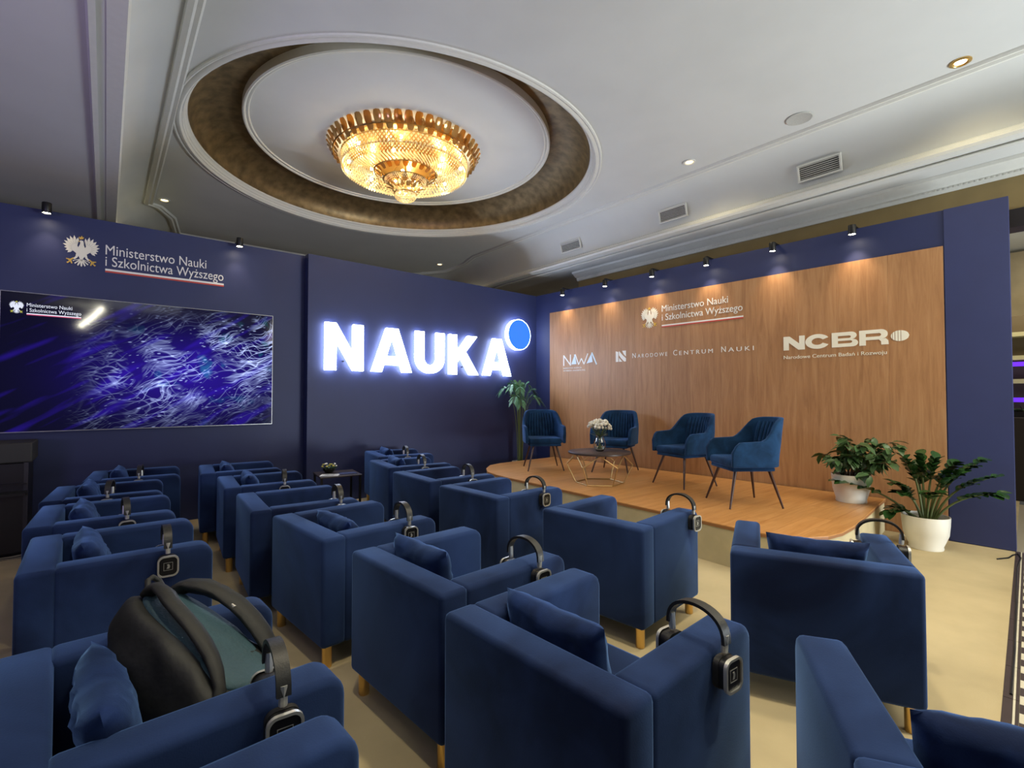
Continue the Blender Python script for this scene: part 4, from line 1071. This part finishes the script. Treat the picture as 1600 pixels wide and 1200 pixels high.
# ================================================================== SIDE TABLE WITH LEAFLETS AND FLOWERS
t = empty('side_table', 'dark side table between the rows by the lettered wall', 'table', (2.20, 6.03, 0), R(-8))
obj('table_top', box(-.24, .24, -.24, .24, .485, .50, .003), M_tabletop, t)
for sx in (-1, 1):
    for sy in (-1, 1): obj('leg', box(sx*.22-.012, sx*.22+.012, sy*.22-.012, sy*.22+.012, 0, .485), M_blackm, t)
obj('lower_shelf', box(-.22, .22, -.22, .22, .12, .135), M_tabletop, t)
lf = empty('leaflet', 'white printed leaflet on the dark side table', 'leaflet', (2.08, 5.94, .5005), R(-30))
obj('sheet', box(-.105, .105, -.075, .075, 0, .0015), M_white, lf)
bm = bmesh.new()
for k in range(6): add_box(bm, -.08+.02*(k % 2), .05+.03*(k % 3), -.055+k*.021, -.047+k*.021, .0015, .0019)
obj('printed_line', bm, M_dark, lf)
lf = empty('brochure', 'dark blue brochure lying right of the white leaflet', 'leaflet', (2.30, 5.95, .5005), R(-12))
obj('cover', box(-.10, .10, -.075, .075, 0, .003), M_blue, lf)
bo = empty('flower_bowl', 'small bowl of yellow white flowers on the dark side table', 'flowers', (2.14, 6.14, .5005))
obj('bowl', lathe([(.001, 0), (.04, 0), (.07, .03), (.075, .06), (.071, .06), (.066, .032), (.001, .01)], 24), M_blackm, bo, 40)
rr = random.Random(2)
M_yel = mat('yellow_petal', (.55, .5, .12), .6)
for k in range(14):
    a = rr.uniform(0, 2*pi); q_ = rr.uniform(0, .085)
    bm = bmesh.new(); bmesh.ops.create_icosphere(bm, subdivisions=1, radius=rr.uniform(.012, .02), matrix=Matrix.Diagonal((1, 1, .7, 1)))
    o = obj('flower_head', bm, M_petal if k % 3 == 0 else M_yel, bo, 60); o.location = (cos(a)*q_, sin(a)*q_, .075+rr.uniform(0, .035))
bm = bmesh.new()
for k in range(30):
    a = rr.uniform(0, 2*pi); p = Vector((cos(a)*.02, sin(a)*.02, .05)); q_ = p+Vector((cos(a)*.09, sin(a)*.09, rr.uniform(0, .04))); s_ = Vector((-sin(a), cos(a), 0))*.012
    bm.faces.new([bm.verts.new(x_) for x_ in (p, (p+q_)/2+s_, q_, (p+q_)/2-s_)])
o = obj('foliage', bm, M_leaf, bo); o['kind'] = 'stuff'

# ================================================================== BACKPACK
bp = empty('backpack', 'black backpack with teal back panel lying on the lower left armchair', 'backpack', (.12, 1.72, .42))
M_bag = mat('black_nylon', (.006, .0068, .0065), .65, noise_amt=.2, nscale=6, bump=.5, bscale=16)
M_teal = mat('teal_mesh', (.025, .065, .085), .7, noise_amt=.15, nscale=8, bump=.35, bscale=90)
M_refl = mat('reflective_strip', (.6, .6, .58), .4)
def bag_body():
    bm = bmesh.new(); bmesh.ops.create_cube(bm, size=1)
    bmesh.ops.subdivide_edges(bm, edges=bm.edges[:], cuts=13, use_grid_fill=True)
    for v_ in bm.verts:
        p = v_.co*2; l = (abs(p.x)**5+abs(p.y)**5+abs(p.z)**5)**(1/5); p = p/l
        tp = 1-.42*max(0, p.x)**1.5
        q_ = Vector((p.x*.275, p.y*.165*tp, p.z*(.085 if p.z > 0 else .12)*(tp-.12*max(0, p.x))))
        q_ += Vector((0, 0, .014*noise.noise(q_*9)))+Vector((.01*noise.noise(q_*11+Vector((5, 0, 0))), .014*noise.noise(q_*12+Vector((0, 7, 0))), 0))
        v_.co = q_
    return bm
# local axes: x = towards the top (handle), y = width, z = back panel side
bx_ = Vector((-.41, .78, .47)).normalized(); bz_ = Vector((.50, -.22, .80)); bz_ = (bz_-bx_*bz_.dot(bx_)).normalized(); by_ = bz_.cross(bx_)
bagM = Matrix((bx_, by_, bz_)).transposed().to_4x4()
BG = bpy.data.objects.new('main_bag', new_mesh('main_bag', bag_body())); COL.objects.link(BG); BG.data.materials.append(M_bag); shade(BG.data, 80)
BG.parent = bp; BG.matrix_local = Matrix.Translation((.09, .07, .235)) @ bagM
def part(nm, bm, m, sm=60): o = obj(nm, bm, m, BG, sm); return o
bm = bmesh.new(); bmesh.ops.create_cube(bm, size=1); bmesh.ops.subdivide_edges(bm, edges=bm.edges[:], cuts=9, use_grid_fill=True)
for v_ in bm.verts:
    p = v_.co*2; l = (abs(p.x)**4+abs(p.y)**4+abs(p.z)**4)**.25; p = p/l; v_.co = Vector((p.x*.235, p.y*.125*(1-.25*max(0, p.x)), .072+p.z*.022-.02*max(0, p.x)))
part('back_panel', bm, M_teal)
for s_ in (-1, 1):
    pts = [(.23, s_*.05, .06), (.21, s_*.07, .10), (.11, s_*.105, .135), (-.01, s_*.135, .13), (-.12, s_*.15, .10), (-.20, s_*.145, .07), (-.24, s_*.13, .02)] if s_ < 0 else [(.23, s_*.05, .06), (.20, s_*.06, .105), (.11, s_*.085, .118), (-.01, s_*.095, .122), (-.12, s_*.10, .108), (-.20, s_*.11, .08), (-.25, s_*.11, .02)]
    bm = bmesh.new(); rows_ = []
    for i, p in enumerate(pts):
        p = Vector(p); t_ = (Vector(pts[min(i+1, 6)])-Vector(pts[max(i-1, 0)])).normalized(); u_ = Vector((0, 1, 0)); n_ = t_.cross(u_).normalized(); w_ = (.03, .04, .046, .046, .036, .02, .014)[i] if s_ < 0 else (.022, .026, .028, .028, .024, .016, .012)[i]
        rows_.append([bm.verts.new(p+u_*a_*w_+n_*b_*.006) for a_, b_ in ((-1, -1), (1, -1), (1, 1), (-1, 1))])
    for a_, b_ in zip(rows_, rows_[1:]):
        for j in range(4): bm.faces.new((a_[j], a_[(j+1) % 4], b_[(j+1) % 4], b_[j]))
    bm.faces.new(rows_[0]); bm.faces.new(rows_[-1]); bmesh.ops.recalc_face_normals(bm, faces=bm.faces)
    bmesh.ops.subdivide_edges(bm, edges=bm.edges[:], cuts=1, use_grid_fill=True, smooth=.6)
    part('shoulder_strap', bm, M_bag)
    if s_ < 0: part('reflective_tab', box(.03, .042, s_*.115-.036, s_*.115+.036, .136, .146), M_refl)
part('carry_handle', tube([(.235, -.035, .05), (.285, -.02, .07), (.295, 0, .075), (.285, .02, .07), (.235, .035, .05)], .009, 8), M_bag)
part('zip', tube([(.20*cos(a_)*1.18, .15*sin(a_)*1.0, .03) for a_ in [R(-95+190*i/14) for i in range(15)]], .005, 6), M_black)

# ================================================================== LEFT EDGE: EQUIPMENT CASE, BOTTLE, PATTERNED CARPET
pc = bmesh.new()
vs = [pc.verts.new(p) for p in ((-5, 6.2, .001), (-.5, 6.2, .001), (-.5, 12, .001), (-5, 12, .001))]; pc.faces.new(vs)
def pattern_mat():
    m = bpy.data.materials.new('patterned_carpet'); nt, b = nodes(m); N = nt.nodes; L = nt.links
    tc = N.new('ShaderNodeTexCoord'); wv = N.new('ShaderNodeTexWave'); wv.wave_type = 'RINGS'; wv.inputs['Scale'].default_value = 3; wv.inputs['Distortion'].default_value = 9; wv.inputs['Detail'].default_value = 1; wv.inputs['Detail Scale'].default_value = 1.2
    L.new(tc.outputs['Object'], wv.inputs['Vector']); cr = N.new('ShaderNodeValToRGB'); cr.color_ramp.interpolation = 'CONSTANT'
    cr.color_ramp.elements[0].color = (.02, .018, .015, 1); cr.color_ramp.elements[1].position = .55; cr.color_ramp.elements[1].color = (.38, .34, .26, 1)
    L.new(wv.outputs[0], cr.inputs[0]); L.new(cr.outputs[0], b.inputs['Base Color']); b.inputs['Roughness'].default_value = .95; return m
struct('floor_left', pc, pattern_mat())
eq = empty('equipment_case', 'black audio equipment case at the left edge below the screen', 'case', (-1.16, 6.52, 0))
obj('body', box(-.62, .62, -.20, .25, .02, .84, .01), M_black, eq)
obj('lid', box(-.65, .65, -.23, .27, .84, 1.02, .012), mat('case_lid', (.03, .03, .026), .6), eq)
obj('shelf', box(-.62, .62, -.38, -.20, .56, .585), M_blackm, eq)
obj('shelf_edge', box(-.62, .62, -.225, -.20, .64, .655), M_blackm, eq)
for s_ in (-1, 1): obj('corner_strip', box(s_*.61-.015, s_*.61+.015, -.215, -.185, .02, .84), mat('case_metal', (.06, .06, .065), .4, .8), eq)
bt = empty('water_bottle', 'clear water bottle with blue tint on the black equipment case shelf', 'bottle', (-.80, 6.23, .585))
obj('bottle_body', lathe([(.001, 0), (.034, 0), (.036, .01), (.034, .06), (.036, .10), (.036, .17), (.014, .22), (.014, .235), (.001, .235)], 24), mat('bottle_plastic', (.55, .7, .95), .08, trans=.7), bt, 50)
obj('cap', lathe([(.001, .255), (.016, .255), (.016, .232), (.001, .232)], 16), M_white, bt, 40)

# ================================================================== RIGHT EDGE: TILED BORDER, CABLE, HALL BEYOND
M_tl = mat('cream_tile', (.62, .58, .46), .45, noise_amt=.05, nscale=20); M_td = mat('dark_tile', (.05, .035, .035), .45, noise_amt=.1, nscale=20); M_grout = mat('grout', (.30, .27, .21), .9)
A = Vector((6.45, .578)); Bv = Vector((3.077, .335)); dr = (Bv-A).normalized(); nr = Vector((dr.y*-1, dr.x)) 
if nr.y > 0: nr = -nr
def pq(a, b): return A+dr*a+nr*b
def quad(a0, a1, b0, b1): return [tuple(pq(a0, b0)), tuple(pq(a1, b0)), tuple(pq(a1, b1)), tuple(pq(a0, b1))]
bm = bmesh.new(); L0_ = -3.0; L1_ = 7.0
v4 = [bm.verts.new((*p, -.006)) for p in quad(L0_, L1_, -.02, 6)]; f_ = bm.faces.new(v4)
bmesh.ops.recalc_face_normals(bm, faces=bm.faces)
for f_ in bm.faces:
    if f_.normal.z < 0: f_.normal_flip()
fr_ = struct('floor_right', bm, M_grout)
def strip(nm, b0, b1, m):
    a = L0_+2.9
    while a < 4.6:
        obj(nm, prism(quad(a+.002, a+.398, b0+.001, b1-.001), -.006, .002), m, fr_); a += .4
strip('border_tile', 0, .035, M_td); strip('border_tile', .035, .045, M_tl); strip('border_tile', .045, .056, M_td)
a = -.1; U = .19
while a < 4.6:
    for row in range(2):
        b0, b1 = .058+row*.2, .058+row*.2+.198
        q4 = [pq(a+.001, b0), pq(a+U-.001, b0), pq(a+U-.001, b1), pq(a+.001, b1)]; c0 = pq(a+U/2, (b0+b1)/2)
        for k in range(4):
            p1_, p2_ = q4[k], q4[(k+1) % 4]; mid = (p1_+p2_)/2
            for h2, (s1, s2) in enumerate(((p1_, mid), (mid, p2_))):
                pl = [tuple(s1), tuple(s2), tuple(c0)]
                obj('triangle_tile', prism(pl, -.006, .0015), M_td if (h2+k) % 2 == 0 else M_tl, fr_)
    a += U
bm = box(-3, 11, -6, .0, -.0065, -.0055)
# cable
pts = [(6.10, .66, .006), (6.22, .60, .006), (6.36, .585, .006), (6.44, .56, .007), (6.3, .53, .007), (5.9, .52, .007), (5.5, .49, .007), (5.3, .475, .007), (4.9, .44, .007), (4.5, .41, .006), (4.0, .37, .006), (3.4, .33, .006)]
tag(obj('cable', tube(pts, .006, 6), M_black, None, 60), 'thin black cable lying along the carpet edge at right', 'cable')
# hall beyond
hl = struct('wall_hall', box(11.0, 11.1, -4, 4, 0, 3.7), mat('hall_wall', (.42, .36, .25), .8, noise_amt=.3, nscale=1.2))
cb = empty('display_cabinet', 'blurred lit counter with purple strip in the hall behind the right wall end', 'cabinet', (10.0, .80, 0))
obj('body', box(-.3, .3, -.9, .9, 0, 1.15, .01), mat('cabinet_dark', (.015, .010, .010), .5), cb)
obj('shelf_unit', box(.1, .3, -.9, .9, 1.15, 2.6, .01), mat('shelf_brown', (.12, .09, .05), .6), cb)
for k in range(3): obj('shelf', box(-.15, .1, -.9, .9, 1.62+k*.33, 1.68+k*.33), mat('shelf_cream', (.45, .42, .25), .6), cb)
obj('light_strip', box(-.16, -.13, -.9, .9, 1.86, 1.92), mat('purple_strip', (.1, .0, .4), .5, emit=(.12, .03, 1), estr=1.2), cb)
obj('light_strip', box(-.31, -.27, -.9, .9, 1.36, 1.42), MAT['purple_strip'], cb)
rr = random.Random(21)
hp_ = empty('hall_plant', 'low green plant on the dark counter behind the right wall end', 'plant', (9.85, .78, 1.15))
obj('trough', box(-.08, .08, -.3, .3, 0, .07), M_blackm, hp_)
lh = leaf_mesh(.12, .03, M_leaf, .2, .3, 3)
for k in range(36):
    o = obj('leaf', lh, None, hp_); orient(o, (0, rr.uniform(-.28, .28), .07), (rr.uniform(-1, 1), rr.uniform(-1, 1), rr.uniform(.3, 1.4)))
lt = empty('added_streak_lamp', 'slanting warm tube added behind the camera for the streak in the screen', 'lamp', (-.1, -3.0, 3.45))  # unseen tube, added only to give the bright streak reflected in the screen
obj('lit_tube', tube([(-.26, 0, -.26), (-.02, 0, .0), (.18, 0, .27)], .035, 12), mat('tube_glow', (1, 1, 1), .4, emit=(1, .95, .75), estr=95), lt, 60)
obj('hanger', tube([(0, 0, .02), (0, 0, .85)], .006, 6), M_blackm, lt)
area('hall_shelf_light', (9.0, .6, 3.3), (10.0, .8, 1.5), .8, .8, 30, (1, .85, .55))
